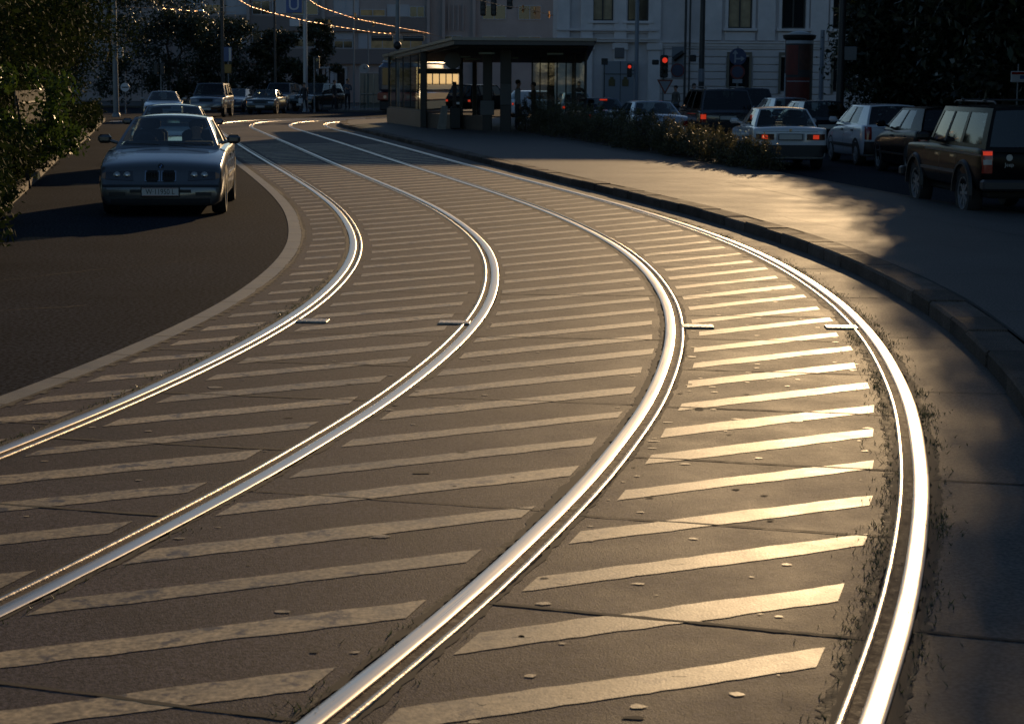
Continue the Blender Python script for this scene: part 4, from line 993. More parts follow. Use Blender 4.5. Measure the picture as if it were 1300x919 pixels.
simple('estate_car', 'sunlit roofed car farther up the right road, above the white saloon roof', P_lsilver, HATCH, (9.3, 63.5, 0), .09, 'estate cars')
simple('van', 'dark box shaped van between the big dark estate and the advertising column', P_navy, BIGSUV, (8.6, 69.5, 0), .1, None, gm=M_dglass, cat='van')
simple('off_roader', 'dark off-roader seen through the shelter, crossing behind the low wall', P_black, BIGSUV, (-1.7, 101, 0), -.6, None, cat='off-roader', lit=True)
# waiting cars at the crossing
simple('sedan', 'grey sedan following directly behind the silver blue sedan', P_dsilver, SEDAN, (-7.2, 38.6, 0), math.pi + .17, 'sedan cars', rear=False)
simple('sedan', 'pale sedan with glinting right side, leftmost of the cars at the crossing', P_lsilver, SEDAN, (-16.0, 83.5, 0), math.pi + .17, 'sedan cars', rear=False)
simple('off_roader', 'tall dark off-roader with bright sunlit flank, second from left at the crossing', P_dsilver, BIGSUV, (-15.7, 95, 0), math.pi + .03, None, rear=False, cat='off-roader')
simple('sedan', 'dark navy sedan standing between the tall off-roader and the car with lit indicator', P_navy, SEDAN, (-16.6, 110, 0), math.pi - .12, 'sedan cars', rear=False)
simple('sedan', 'dark sedan with orange indicator lit, in front of the grey estate', P_dgreen, BOXY, (-14.1, 104.5, 0), math.pi - .05, 'sedan cars', rear=False, ind=1)
simple('estate_car', 'grey estate peeping out above the sedan with the orange indicator', P_dsilver, BIGSUV, (-14.9, 117, 0), math.pi - .1, 'estate cars', rear=False)
simple('off_roader', 'dark van-like off-roader behind the silver mast at the crossing', P_dgreen, BIGSUV, (-12.2, 113.5, 0), math.pi - .35, None, rear=False, cat='off-roader')

# tram waiting at the far stop
tr = empty('tram', (-5.75, 108, 0), R(81), 'dark blue and red tram standing at the far stop, left of the shelter', 'tram')
M_tb = mat('tram_blue', (.03, .05, .09), .35, coat=.5); M_tred = mat('tram_red', (.20, .022, .012), .35, coat=.5)
MB().box((7, 1.2, 2.05), (14, 2.3, 1.8), 0, .25).build('upper_body', M_tb, tr, 40); MB().box((7, 1.2, .98), (14.02, 2.34, .5), 0, .06).build('red_skirt', M_tred, tr, 40)
MB().box((7, 1.2, .45), (13.6, 2.2, .6), 0, .06).build('underframe', M_black, tr); MB().box((7, 1.2, 3.02), (13.4, 1.9, .22), 0, .1).build('roof', mat('tram_roof', (.35, .38, .42), .4), tr)
MB().box((-.01, 1.2, 2.15), (.04, 1.7, 1.0), 0, .01).build('front_window', M_dglass, tr)
for k in range(6): MB().box((1.6 + k * 2.15, .035, 2.15), (1.75, .03, .95), 0, .01).build('window', M_dglass, tr)
for sy in (.5, 1.9): MB().cyl((-.03, sy, .95), (.02, sy, .95), .1).build('headlamp', M_head, tr)
# ---------------------------------------------------------------- people
def person(loc, rz, label, top, legs, hgt=1.75, pose='stand', hair=(.03, .02, .015), group=None):
    root = empty('person', loc, rz, label, 'person', group); s_ = hgt / 1.75
    V = []; E_ = []; Rr = []
    def vtx(p, r, par=None):
        V.append(Vector(p) * s_); Rr.append(r * s_); i = len(V) - 1
        if par is not None: E_.append((par, i))
        return i
    sit = pose == 'sit'; pz = .95 if not sit else .52
    pv = vtx((0, 0, pz), .15); wa = vtx((0, 0, pz + .15), .125, pv); ch = vtx((0, .01, pz + .38), .15, wa); up = vtx((0, 0, pz + .50), .10, ch); nk = vtx((0, .01, pz + .57), .055, up)
    hd = vtx((0, .03, pz + .66), .08, nk); h2 = vtx((0, .03, pz + .75), .085, hd); vtx((0, .02, pz + .82), .05, h2)
    hands = []
    for sg in (-1, 1):
        sh = vtx((sg * .19, 0, pz + .46), .065, up)
        if sit: el = vtx((sg * .26, .18, pz + .25), .045, sh); wr_ = vtx((sg * .17, .42, pz + .32), .03, el); pm = vtx((sg * .16, .49, pz + .34), .03, wr_)
        elif pose == 'bag' and sg > 0: el = vtx((sg * .25, .0, pz + .20), .045, sh); wr_ = vtx((sg * .24, .12, pz - .02), .03, el); pm = vtx((sg * .24, .14, pz - .09), .028, wr_)
        elif pose == 'fold': el = vtx((sg * .25, .03, pz + .2), .045, sh); wr_ = vtx((sg * .08, .22, pz + .26), .03, el); pm = vtx((sg * .02, .24, pz + .28), .028, wr_)
        else: el = vtx((sg * .25, -.02, pz + .18), .045, sh); wr_ = vtx((sg * .25, .05, pz - .06), .03, el); pm = vtx((sg * .25, .07, pz - .13), .028, wr_)
        hands.append((V[wr_], V[pm], sg))
        st_ = {'walk': sg * .16, 'stand': .02 * sg, 'bag': sg * .1, 'fold': 0, 'sit': 0}[pose]
        hp = vtx((sg * .09, 0, pz - .05), .105, pv)
        if sit: kn = vtx((sg * .13, .42, pz + .02), .065, hp); an = vtx((sg * .13, .6, pz - .36), .045, kn); vtx((sg * .13, .72, pz - .40), .04, an)
        else: kn = vtx((sg * .10, st_ * .8 + .02, .50), .065, hp); an = vtx((sg * .10, st_ * 1.1 - .03, .09), .042, kn); vtx((sg * .11, st_ * 1.1 + .12, .035), .036, an)
    me = bpy.data.meshes.new('p'); me.from_pydata(V, E_, []); o = bpy.data.objects.new('p', me); col.objects.link(o)
    md = o.modifiers.new('s', 'SKIN'); sd_ = me.skin_vertices[0].data
    for k, r in enumerate(Rr): sd_[k].radius = (r, r * (.78 if k in (0, 1, 2, 3) else 1))
    sd_[0].use_root = True
    sb = o.modifiers.new('b', 'SUBSURF'); sb.levels = 1; sb.render_levels = 1
    dg = bpy.context.evaluated_depsgraph_get(); m2 = bpy.data.meshes.new_from_object(o.evaluated_get(dg)); bpy.data.objects.remove(o)
    bm = bmesh.new(); bm.from_mesh(m2)
    for wr_, pm, sg in hands:          # palm with five bent fingers
        dirn = (pm - wr_).normalized(); sdv = Vector((0, 1, 0)) if abs(dirn.z) > .5 else Vector((0, 0, 1))
        for q in range(5):
            off = (q - 1.5) * .017 if q < 4 else -.035; L = (.062, .072, .068, .052, .05)[q]
            a = pm + dirn * (.0 if q == 4 else .02) + sdv * off; b_ = a + dirn * L * .55 + (sdv * -.018 if q == 4 else Vector((0, 0, 0))); c_ = b_ + dirn * L * .4 + Vector((-sg * .014, .006, 0))
            t = MB(); t.cyl(a, b_, .009, .008, 6); t.cyl(b_, c_, .008, .005, 6); off_ = [bm.verts.new(v) for v in t.v]
            for f_ in t.f: bm.faces.new([off_[i] for i in f_])
    # face: nose, brow, ears
    hc = Vector((0, .03, pz + .70)) * s_; fm = MB(); fm.cyl(hc + Vector((0, .07, .03)), hc + Vector((0, .105, -.005)), .008, .016, 6); fm.sphere(hc + Vector((0, .075, -.045)), .022, 8, (1.1, .5, .35))
    for sg in (-1, 1): fm.sphere(hc + Vector((sg * .082, .0, 0)), .02, 8, (.4, .8, 1.3)); fm.sphere(hc + Vector((sg * .03, .082, .022)), .011, 6)
    off_ = [bm.verts.new(v) for v in fm.v]
    for f_ in fm.f:
        try: bm.faces.new([off_[i] for i in f_])
        except Exception: pass
    bm.to_mesh(m2); bm.free()
    sk = mat('skin', (.35, .2, .14), .5); mt_ = mat('cloth_top_%d' % (len(MATS)), top, .8, bump=.3, bscale=40); ml = mat('cloth_legs_%d' % (len(MATS)), legs, .8); sho = mat('shoe_leather', (.02, .018, .016), .5)
    for q in (sk, mt_, ml, sho): m2.materials.append(q)
    hx_ = [(h[0], h[1]) for h in hands]
    for p in m2.polygons:
        c_ = p.center; zz = c_.z / s_
        i = 1
        if zz > pz + .545 : i = 0
        elif zz < pz + .03 and abs(c_.x) < .21 * s_: i = 2
        if any((c_ - a).length < .05 * s_ or (c_ - b_).length < .11 * s_ for a, b_ in hx_): i = 0
        if not sit and zz < .09: i = 3
        p.material_index = i; p.use_smooth = True
    m2.name = 'body'; bo = bpy.data.objects.new('body', m2); col.objects.link(bo); bo.parent = root
    hm_ = MB(); P_ = MB(); hm_.sphere((0, .005 * s_, (pz + .765) * s_), .098 * s_, 14, (.98, 1.0, .86)); hm_.v = [(x, y - (.02 if z < (pz + .74) * s_ else 0) , z) for x, y, z in hm_.v]
    hm_.build('hair', mat('hair_%d' % len(MATS), hair, .7, bump=.5, bscale=60), root, 'all')
    return root
person(Vector((-12.55, 109.5, 0)), 2.6, 'dark clothed person at the crossing holding a white bag, beside the silver mast', (.02, .02, .025), (.02, .022, .03), 1.72, 'bag')
person(Vector((-10.95, 111.5, .12)), -1.9, 'person in dark jacket walking on the far pavement behind the low sunlit kerb', (.03, .028, .03), (.015, .015, .02), 1.76, 'walk')
person(Vector((-10.1, 111.0, .12)), 3.0, 'standing person in grey blue jacket and black trousers on the far pavement', (.06, .07, .095), (.01, .01, .012), 1.84, 'fold')
bagp = MB().box((0, 0, .16), (.26, .10, .32), 0, .03).build('carrier_bag', mat('bag_white', (.5, .52, .55), .6), None); bagp.location = (-12.75, 109.3, .50); MB().tube([(-.08, 0, .31), (-.05, 0, .40), (.05, 0, .40), (.08, 0, .31)], .006, 5).build('handle', M_white, bagp); tag(bagp, 'pale carrier bag in the hand of the person beside the silver mast', 'bag')
person(Vector((.15, 66.6, KZ)), -1.35, 'person with white shirt sleeve and dark waistcoat standing in the shelter opening', (.25, .27, .30), (.03, .035, .05), 1.8, 'stand')
person(Vector((.75, 68.0, KZ)), 1.7, 'person facing left behind the column of the shelter, brown coat', (.10, .07, .045), (.03, .03, .035), 1.72, 'fold')
person(Vector((3.2, 89.6, .0)), 3.1, 'dark silhouetted man standing before the pale gate right of the shelter', (.015, .015, .018), (.015, .015, .02), 1.9, 'stand')
person(Vector((7.6, 85.6, 0)), 2.2, 'pedestrian in light trousers under the yield sign', (.10, .09, .08), (.12, .14, .17), 1.74, 'walk')
person(Vector((8.5, 86.2, 0)), -2.4, 'pedestrian in black coat just right of the yield sign', (.012, .012, .014), (.012, .012, .014), 1.84, 'stand')
rz_ = math.pi + .105; lx_, ly_ = -.36, .02
person(Vector((-5.12 + lx_ * math.cos(rz_) - ly_ * math.sin(rz_), 27.35 + lx_ * math.sin(rz_) + ly_ * math.cos(rz_), -.06)), rz_, 'driver in dark clothes at the wheel of the silver blue sedan', (.03, .03, .035), (.02, .02, .02), 1.75, 'sit')

# ---------------------------------------------------------------- tram stop shelter
M_shroof = mat('shelter_roof_metal', (.075, .07, .07), .45, .3, var=.2, vscale=2); M_stone = mat('brown_stone_panel', (.12, .09, .07), .5, var=.2, vscale=2); M_frame = mat('black_steel_frame', (.012, .012, .013), .45)
sh = empty('tram_shelter', (0, 66, KZ), 0, 'large dark flat roofed tram shelter with glazed walls and brown stone parapet', 'tram shelter')
sx = lambda x, y, z=0: (x, y - 66, z - KZ)
FL, FR, BL, BR = (-2.05, 62.5), (2.75, 62.5), (-5.7, 80.5), (3.2, 80.5)
def rz1(p): return 3.34 - (p[1] + 66 - 62.5) * .020 - KZ
pl_ = [(q[0], q[1] - 66) for q in (FL, FR, BR, BL)]
MB().prism(pl_, lambda p: rz1(p) - .20, rz1).build('roof_slab', M_shroof, sh)
MB().prism([(x * 1.006 + (.05 if x > 0 else -.05), y - .06 if y < 5 else y + .05) for x, y in pl_], lambda p: rz1(p) - .05, lambda p: rz1(p) + .045).build('roof_edge', mat('roof_edge_metal', (.20, .19, .18), .38, .5), sh)
MB().prism([(x * .93, y * .93 + .5) for x, y in pl_], lambda p: rz1(p) - .27, lambda p: rz1(p) - .205).build('ceiling', mat('ceiling_dark', (.05, .045, .04), .7), sh)
pts = {'a': (-5.35, 78.6), 'b': (-3.75, 71.6), 'c': (-3.35, 70.2), 'd': (-.95, 66.8), 'e': (-.15, 65.6), 'f': (2.6, 66.8), 'g': (.75, 74.6)}
def wall(mb, p, q, z0, z1, th): 
    a = math.atan2(q[1] - p[1], q[0] - p[0]); L = math.hypot(q[0] - p[0], q[1] - p[1]); mb.box(((p[0] + q[0]) / 2, (p[1] + q[1]) / 2 - 66, (z0 + z1) / 2 - KZ), (L, th, z1 - z0), a)
w1 = MB(); wall(w1, pts['a'], pts['b'], KZ - .05, .74, .22); wall(w1, pts['b'], pts['c'], KZ - .05, .742, .221); wall(w1, pts['c'], pts['d'], KZ - .05, .66, .20); w1.build('parapet', M_stone, sh)
for nm, p, q, z0, n in (('glass_wall', 'a', 'c', .74, 5), ('glass_wall', 'f', 'g', .5, 6)):
    P, Q = pts[p], pts[q]; g = MB(); wall(g, P, Q, z0, 2.96 if n == 5 else 3.0, .02); g.build(nm, M_bglass, sh)
    fr = MB()
    for k in range(n + 1):
        t = k / n; x, y = P[0] * (1 - t) + Q[0] * t, P[1] * (1 - t) + Q[1] * t; fr.box(sx(x, y, (z0 + 3.05) / 2), (.055, .055, 3.05 - z0))
    wall(fr, P, Q, z0 - .002, z0 + .06, .07); wall(fr, P, Q, 2.93, 3.0, .07); fr.build('window_frame', M_frame, sh)
wb_ = MB(); wall(wb_, pts['f'], pts['g'], KZ - .05, .5, .2); wb_.build('parapet', M_stone, sh)
for x, y, w_ in ((-3.45, 70.0, .24), (-2.05, 71.5, .14), (-.95, 66.4, .34), (-.28, 65.1, .40), (2.62, 66.7, .09), (-1.7, 79.5, .2), (2.6, 79.6, .15), (-5.35, 78.7, .12), (1.5, 74, .3)):
    MB().box(sx(x, y, 1.6), (w_, w_, 3.0), 0, .02).build('column', M_frame, sh)
M_notice = mat('grey_notice_panel', (.14, .14, .14), .6)
MB().box(sx(-.95, 66.18, .95), (.50, .05, .52), 0, .01).build('notice_board', M_notice, sh); MB().box(sx(-.28, 64.86, 1.45), (.38, .04, .75), 0, .01).build('notice_board', mat('timetable_panel', (.07, .07, .07), .5), sh)
lt = MB()
for x, y in ((-.95, 64.2), (1.45, 64.4), (-1.9, 68.5), (-1.6, 71.5), (-.1, 69.5), (-2.6, 75.)):
    MB().box(sx(x, y, 2.92 - (y - 62) * .018), (.58, .10, .07), 0, .02).build('tube_light', mat('unlit_tube_light', (.38, .45, .38), .4), sh)
MB().lathe([(.01, -.05), (.30, -.05), (.31, 0), (.30, .05), (.01, .05)], 28, 'y', sx(-2.25, 67.6, 2.66)).build('clock', mat('clock_face', (.07, .07, .07), .4), sh, 40)
MB().box(sx(-2.85, 71.0, 2.28), (1.75, .12, .2), -.1, .01).build('sign_beam', M_frame, sh)
bm_ = MB(); bm_.box((0, 0, .46), (.82, .34, .05), 0, .01); [bm_.box((x, 0, .23), (.05, .3, .42)) for x in (-.33, .33)]; b_ = bm_.build('bench', mat('bench_wood', (.10, .06, .035), .6), None); b_.location = (1.2, 69.6, KZ); tag(b_, 'dark wooden bench inside the shelter behind the standing people', 'bench')
# things standing in the shelter
ab = empty('board_stand', (-2.62, 67.6, KZ), .1, 'pale leaning board standing against the dark bin in the shelter opening', 'board')
q = MB(); q.add([(-.22, 0, 0), (.12, 0, 0), (.20, .25, .86), (-.02, .25, .86), (-.22, .04, 0), (.12, .04, 0), (.20, .29, .86), (-.02, .29, .86)], [(0, 1, 2, 3), (7, 6, 5, 4), (0, 4, 5, 1), (1, 5, 6, 2), (2, 6, 7, 3), (3, 7, 4, 0)]); q.build('board', mat('pale_board', (.24, .22, .18), .6, var=.2, vscale=6), ab)
MB().cyl((.05, .28, .8), (.1, .55, 0), .02).build('prop', M_frame, ab)
bn = empty('litter_bin', (-2.15, 67.9, KZ), 0, 'black litter bin with tall back post in the shelter opening', 'litter bin'); MB().box((0, 0, .42), (.42, .4, .82), 0, .04).build('bin_body', M_black, bn); MB().box((-.05, .1, 1.0), (.14, .08, 1.5), 0, .01).build('back_post', mat('dark_brown_post', (.03, .015, .012), .6), bn)

# ---------------------------------------------------------------- ornate pale building
M_fac = mat('grey_render', (.54, .50, .50), .8, var=.12, vscale=.8, bump=.2, bscale=12); M_fac2 = mat('stucco_trim', (.62, .58, .58), .8, var=.1, vscale=1.5); M_pane = mat('window_pane', (.02, .022, .025), .08, spec=.8); M_wood = mat('dark_window_frame', (.05, .045, .04), .6); M_curt = mat('yellowed_blind', (.40, .31, .19), .8, var=.2, vscale=3)
ob = empty('ornate_building', (10, 92, 0), 0, 'pale grey stucco building with pilasters, cornice bands and tall windows behind the right road', 'building')
bxl, bxr, bh = 2.2, 34.0, 11.0
def bb_(mb, x0, x1, y0, y1, z0, z1, bev=0): return mb.box(((x0 + x1) / 2 - 10, (y0 + y1) / 2 - 92, (z0 + z1) / 2), (x1 - x0, y1 - y0, z1 - z0), 0, bev)
def X92(u, Y=92): return (u - CX) * Y / F
wins_ = [(X92(761), 4.95, 1.05, 1), (X92(805), 4.95, 1.05, 0), (X92(933), 4.62, 1.2, 1), (X92(1000), 4.62, 1.2, 0), (X92(1064), 4.62, 1.2, 0), (X92(1130), 4.62, 1.2, 0), (X92(1200), 4.62, 1.2, 0)]
gwins = [(X92(933), 1.5, 1.0), (X92(998), 1.5, 1.0), (X92(1064), 1.5, 1.0)]
# facade as piers and spandrels round the openings
wl = MB(); xs = sorted(set([bxl, bxr] + [x - w_ / 2 for x, _, w_, _ in wins_] + [x + w_ / 2 for x, _, w_, _ in wins_]))
for a, b_ in zip(xs[:-1], xs[1:]):
    wn_ = [q for q in wins_ if a >= q[0] - q[2] / 2 - .01 and b_ <= q[0] + q[2] / 2 + .01]
    gw = [q for q in gwins if abs((a + b_) / 2 - q[0]) < .5]
    if wn_:
        zs = wn_[0][1]; top = zs + 2.3
        if gw: bb_(wl, a, b_, 92, 92.6, 0, 1.5); bb_(wl, a, b_, 92, 92.6, 3.2, zs)
        else: bb_(wl, a, b_, 92, 92.6, 0, zs)
        bb_(wl, a, b_, 92, 92.6, top, bh)
    else: bb_(wl, a, b_, 92, 92.6, 0, bh)
bb_(wl, bxl, bxr, 92.9, 104, 0, bh - .1); wl.build('wall', M_fac, ob)
tr_ = MB()
for z0, z1, d in ((0, .55, .10), (3.72, 3.88, .10), (3.88, 3.96, .18), (8.3, 8.5, .15), (bh - .5, bh - .2, .3), (bh - .2, bh, .45)): bb_(tr_, X92(832), bxr, 92 - d, 92 - .003, z0, z1)
for z0, z1, d in ((0, .55, .30), (3.9, 4.02, .32), (4.02, 4.10, .40), (4.45, 4.55, .30), (bh - .45, bh + .02, .6)): bb_(tr_, bxl - .1, X92(830), 92 - d, 92 - .006, z0, z1)
tr_.build('cornice', M_fac2, ob)
pil_ = MB()
for u in (712, 741, 783, 826): bb_(pil_, X92(u) - .32, X92(u) + .32, 91.80, 91.996, .56, bh - .5, .04); bb_(pil_, X92(u) - .40, X92(u) + .40, 91.72, 91.99, 3.5, 3.85, .03)
for u in (899, 966, 1032, 1098, 1165, 1232): bb_(pil_, X92(u) - .45, X92(u) + .45, 91.86, 91.997, 4.0, bh - .5, .03)
pil_.build('pilasters', M_fac2, ob)
rus = MB()
z = .62
while z < 3.6:
    x = X92(834)
    segs_ = [(X92(834), X92(917)), (X92(950), X92(984)), (X92(1014), X92(1050)), (X92(1080), bxr)] if 1.3 < z < 3.2 else [(X92(834), bxr)]
    for a, b_ in segs_: bb_(rus, a, b_, 91.94, 91.998, z, z + .33, .025)
    z += .37
rus.build('rusticated_courses', M_fac, ob)
for x, zs, w_, lit in wins_:
    fr = MB(); bb_(fr, x - w_ / 2, x + w_ / 2, 92.16, 92.24, zs, zs + .08); bb_(fr, x - .035, x + .035, 92.15, 92.24, zs + .08, zs + 2.3); bb_(fr, x - w_ / 2, x - w_ / 2 + .07, 92.16, 92.24, zs + .08, zs + 2.3); bb_(fr, x + w_ / 2 - .07, x + w_ / 2, 92.16, 92.24, zs + .08, zs + 2.3); bb_(fr, x - w_ / 2, x + w_ / 2, 92.155, 92.235, zs + 1.5, zs + 1.57)
    f_ = fr.build('window', M_wood, ob); p_ = MB(); bb_(p_, x - w_ / 2, x + w_ / 2, 92.26, 92.28, zs, zs + 2.3); p_.build('pane', M_curt if lit else M_pane, f_)
    s2 = MB(); bb_(s2, x - w_ / 2 - .25, x + w_ / 2 + .25, 91.76, 91.995, zs - .14, zs, .02); bb_(s2, x - w_ / 2 - .16, x + w_ / 2 + .16, 91.9, 91.996, zs - .62, zs - .16, .02); bb_(s2, x - w_ / 2 - .16, x - w_ / 2 - .004, 91.9, 91.994, zs + .01, zs + 2.4); bb_(s2, x + w_ / 2 + .004, x + w_ / 2 + .16, 91.9, 91.994, zs + .01, zs + 2.4); s2.build('sill', M_fac2, f_)
for x, zs, w_ in gwins:
    fr = MB(); bb_(fr, x - w_ / 2, x + w_ / 2, 92.16, 92.24, zs, zs + .08); bb_(fr, x - .03, x + .03, 92.15, 92.24, zs, zs + 1.7); f_ = fr.build('window', M_wood, ob); p_ = MB(); bb_(p_, x - w_ / 2, x + w_ / 2, 92.26, 92.28, zs, zs + 1.7); p_.build('pane', M_pane, f_)
    s2 = MB(); bb_(s2, x - .62, x - .503, 91.88, 91.993, zs - .1, zs + 1.8); bb_(s2, x + .503, x + .62, 91.88, 91.993, zs - .1, zs + 1.8); bb_(s2, x - .62, x + .62, 91.88, 91.992, zs + 1.81, zs + 1.95); s2.build('surround', mat('ochre_surround', (.16, .14, .11), .8), f_)
# gate with two small square lights
gt = MB(); bb_(gt, X92(762), X92(805), 91.70, 91.79, .2, 2.95, .02); g_ = gt.build('gate', mat('painted_gate', (.20, .22, .25), .6), ob)
for u in (773, 790): q = MB(); bb_(q, X92(u) - .16, X92(u) + .16, 91.66, 91.695, 1.72, 2.05, .01); bb_(q, X92(u) - .09, X92(u) + .09, 91.665, 91.69, 2.05, 2.17, .01); q.build('gate_window', mat('brass_grille', (.10, .08, .035), .5, .4), g_)
q = MB(); bb_(q, X92(783.6) - .012, X92(783.6) + .012, 91.69, 91.7, .2, 2.95); bb_(q, X92(762), X92(805), 91.67, 91.698, 2.3, 2.33); q.build('gate_joint', M_black, g_)
q = MB(); bb_(q, X92(776), X92(788), 91.70, 91.99, 3.1, 3.62, .02); q.build('plaque', mat('dull_plaque', (.10, .10, .11), .5), ob)
for u in (864, 869.5): 
    q = MB(); q.cyl((X92(u) - 10, -.42, 0), (X92(u) - 10, -.42, bh), .045 if u > 866 else .06, None, 8); q.build('drain_pipe', M_dpole, ob)

# ---------------------------------------------------------------- long modern building
M_mod = mat('grey_concrete_wall', (.30, .27, .27), .85, var=.12, vscale=.5); M_mod2 = mat('dark_panel', (.16, .145, .145), .8); M_shut = mat('blue_grey_shutter', (.34, .37, .42), .7); M_gold = mat('ochre_curtain', (.45, .31, .15), .8, var=.35, vscale=2)
mb_ = empty('modern_building', (-12, 150, 0), 0, 'long dim modern block with horizontal window bands behind the crossing', 'building')
def X150(u): return (u - CX) * 150 / F
def Z150(v, u=450): return 1.9 + (YH + (u - CX) * ROLL - v) * 150 / F
def mm(mb, x0, x1, y0, y1, z0, z1, bev=0): return mb.box(((x0 + x1) / 2 + 12, (y0 + y1) / 2 - 150, (z0 + z1) / 2), (x1 - x0, y1 - y0, z1 - z0), 0, bev)
q = MB(); mm(q, X150(60), X150(722), 150, 162, 0, 9.9); q.build('wall', M_mod, mb_)
q = MB()
for v0, v1 in ((24, 42), (64, 82)): mm(q, X150(235), X150(543), 149.55, 149.996, Z150(v1), Z150(v0))
q.build('spandrel_band', M_mod2, mb_)
q = MB()
for u in (214, 235, 318, 412, 543, 562, 600): mm(q, X150(u) - .12, X150(u) + .12, 149.4, 149.997, .1, 9.9)
for k in range(5): mm(q, X150(562 + k * 6) - .05, X150(562 + k * 6) + .05, 149.75, 149.994, Z150(40), Z150(8))
mm(q, X150(205), X150(722), 149.5, 149.993, 9.6, 10.0); q.build('ribs', M_mod, mb_)
wl_ = [(240, 262, 2, 20, 's'), (262, 283, 9, 19, 'g'), (290, 316, 2, 22, 's'), (322, 345, 4, 22, 'd'), (347, 372, 2, 20, 's'), (372, 405, 4, 22, 'd'), (424, 456, 3, 22, 's'), (457, 489, 14, 23, 'g'), (491, 519, 8, 23, 's'), (519, 538, 10, 24, 'd'),
       (253, 281, 41, 58, 's'), (287, 317, 41, 58, 's'), (322, 345, 44, 62, 'd'), (371, 402, 43, 51, 's'), (373, 401, 51, 62, 'd'), (424, 448, 43, 52, 's'), (424, 448, 53, 63, 'd'), (455, 470, 44, 63, 's'), (470, 500, 47, 63, 'g'), (505, 536, 50, 63, 'g'),
       (560, 585, 46, 62, 'd'), (610, 640, 46, 64, 'd'), (610, 640, 8, 26, 'd'), (655, 684, 8, 26, 'd'), (655, 684, 46, 64, 'd')]
for u0, u1, v0, v1, kd in wl_:
    x0, x1, z0, z1 = X150(u0), X150(u1), Z150(v1), Z150(v0)
    f_ = MB(); mm(f_, x0, x1, 149.9, 149.985, z0, z0 + .06); mm(f_, x0, x1, 149.9, 149.985, z1 - .06, z1); mm(f_, x0, x0 + .06, 149.9, 149.984, z0 + .06, z1 - .06); mm(f_, x1 - .06, x1, 149.9, 149.984, z0 + .06, z1 - .06); mm(f_, (x0 + x1) / 2 - .03, (x0 + x1) / 2 + .03, 149.9, 149.983, z0 + .06, z1 - .06)
    fo = f_.build('window', M_shut, mb_); p_ = MB(); mm(p_, x0 + .06, x1 - .06, 149.93, 149.98, z0 + .06, z1 - .06); p_.build('pane', {'s': M_shut, 'g': M_gold, 'd': M_pane}[kd], fo)
q = MB()
for u in (404, 417, 427, 440): mm(q, X150(u) - .1, X150(u) + .1, 149.3, 149.9, .1, Z150(86))
mm(q, X150(403), X150(441), 149.25, 149.9, Z150(88), Z150(85.5)); q = q.build('entrance_frame', mat('pale_entrance_frame', (.28, .29, .31), .6), mb_)
p_ = MB(); mm(p_, X150(405), X150(440), 149.6, 149.9, .12, Z150(88)); p_.build('entrance_glass', M_pane, q)
p_ = MB(); mm(p_, X150(420), X150(425), 149.4, 149.62, .12, Z150(89)); p_.build('entrance_post', M_shut, q)

# ---------------------------------------------------------------- poles, signs, signals
def pole(name, label, u, Y, r, h=9., m_=None, cat='pole', r1=None, z0=0., group=None):
    h = min(h, 1.9 + 106 * Y / 2300 + .35); x = (u - CX) * Y / F; root = empty(name, (x, Y, z0), 0, label, cat, group)
    MB().cyl((0, 0, 0), (0, 0, h), r, r1 or r * .8, 14).build('shaft', m_ or M_pole, root, 40)
    MB().lathe([(r * 1.5, 0), (r * 1.45, .12), (r * 1.12, .2), (r * 1.02, .21)], 14).build('base_collar', m_ or M_pole, root, 40)
    return root
def zz(v, Y, u=650): return 1.9 + (YH + (u - CX) * ROLL - v) * Y / F
def disc(name, m_, parent, x, z, r, y=-.1, th=.03, n=28): return MB().lathe([(.001, -th / 2), (r, -th / 2), (r, th / 2), (.001, th / 2)], n, 'y', (x, y, z)).build(name, m_, parent, 40)
mast = pole('tram_mast', 'thick silver grey tram mast carrying the blue U sign', 388, 110, .15, 9.5, mat('silver_mast_paint', (.30, .33, .37), .4, .3), 'mast')
us = empty('metro_sign', (mast.location.x - .62, 109.8, zz(9, 110, 375)), 0, 'blue square metro sign with white U high on the silver mast', 'metro sign')
MB().box((0, 0, 0), (.95, .14, .95), 0, .03).build('panel', mat('metro_blue', (.05, .10, .28), .4), us); text_mesh('letter', 'U', 1.0, mat('sign_white', (.5, .52, .56), .5), us, (0, -.075, 0), (R(90), 0, 0), .01); MB().box((.5, .05, .3), (.3, .05, .05)).build('bracket', M_pole, us)
MB().box((-.62, 0, zz(31, 110, 375)), (.6, .12, .45), 0, .03).build('name_plate', mat('sign_white', (.5, .52, .56), .5), mast)
p = pole('grey_mast', 'dark grey mast with white box at the end of the left hedge', 149, 92, .14, 8, M_pole, 'mast')
MB().box((.3, -.05, zz(68, 92, 150)), (.24, .2, .5), 0, .03).build('control_box', mat('pale_box', (.35, .38, .42), .5), p); MB().box((.15, 0, zz(60, 92, 150)), (.5, .03, .03)).build('arm', M_pole, p)
p = pole('sign_post', 'post with round white derestriction sign with dark diagonal bar, left of the crossing', 161, 100, .03, 2.3, M_pole, 'road sign')
disc('sign_face', mat('sign_white', (.5, .52, .56), .5), p, 0, zz(111, 100, 161), .24, -.06); q = MB(); q.box((0, -.085, zz(111, 100, 161)), (.36, .012, .05)); o = q.build('diagonal_bar', M_ink, p); 
p = pole('signal_post', 'slim signal post with double lamp heads in front of the dark trees at the crossing', 206, 112, .04, zz(75, 112, 206), M_pole, 'traffic signal')
for dx in (-.28, .1): MB().box((dx, 0, zz(88, 112, 206)), (.26, .22, .75), 0, .04).build('signal_head', M_dpole, p)
p = pole('slim_post', 'thin dark post left of the pale sedan at the crossing', 182, 112, .035, zz(83, 112, 182), M_dpole)
MB().box((0, 0, zz(86, 112, 182)), (.16, .16, .36), 0, .03).build('lamp_housing', M_dpole, p)
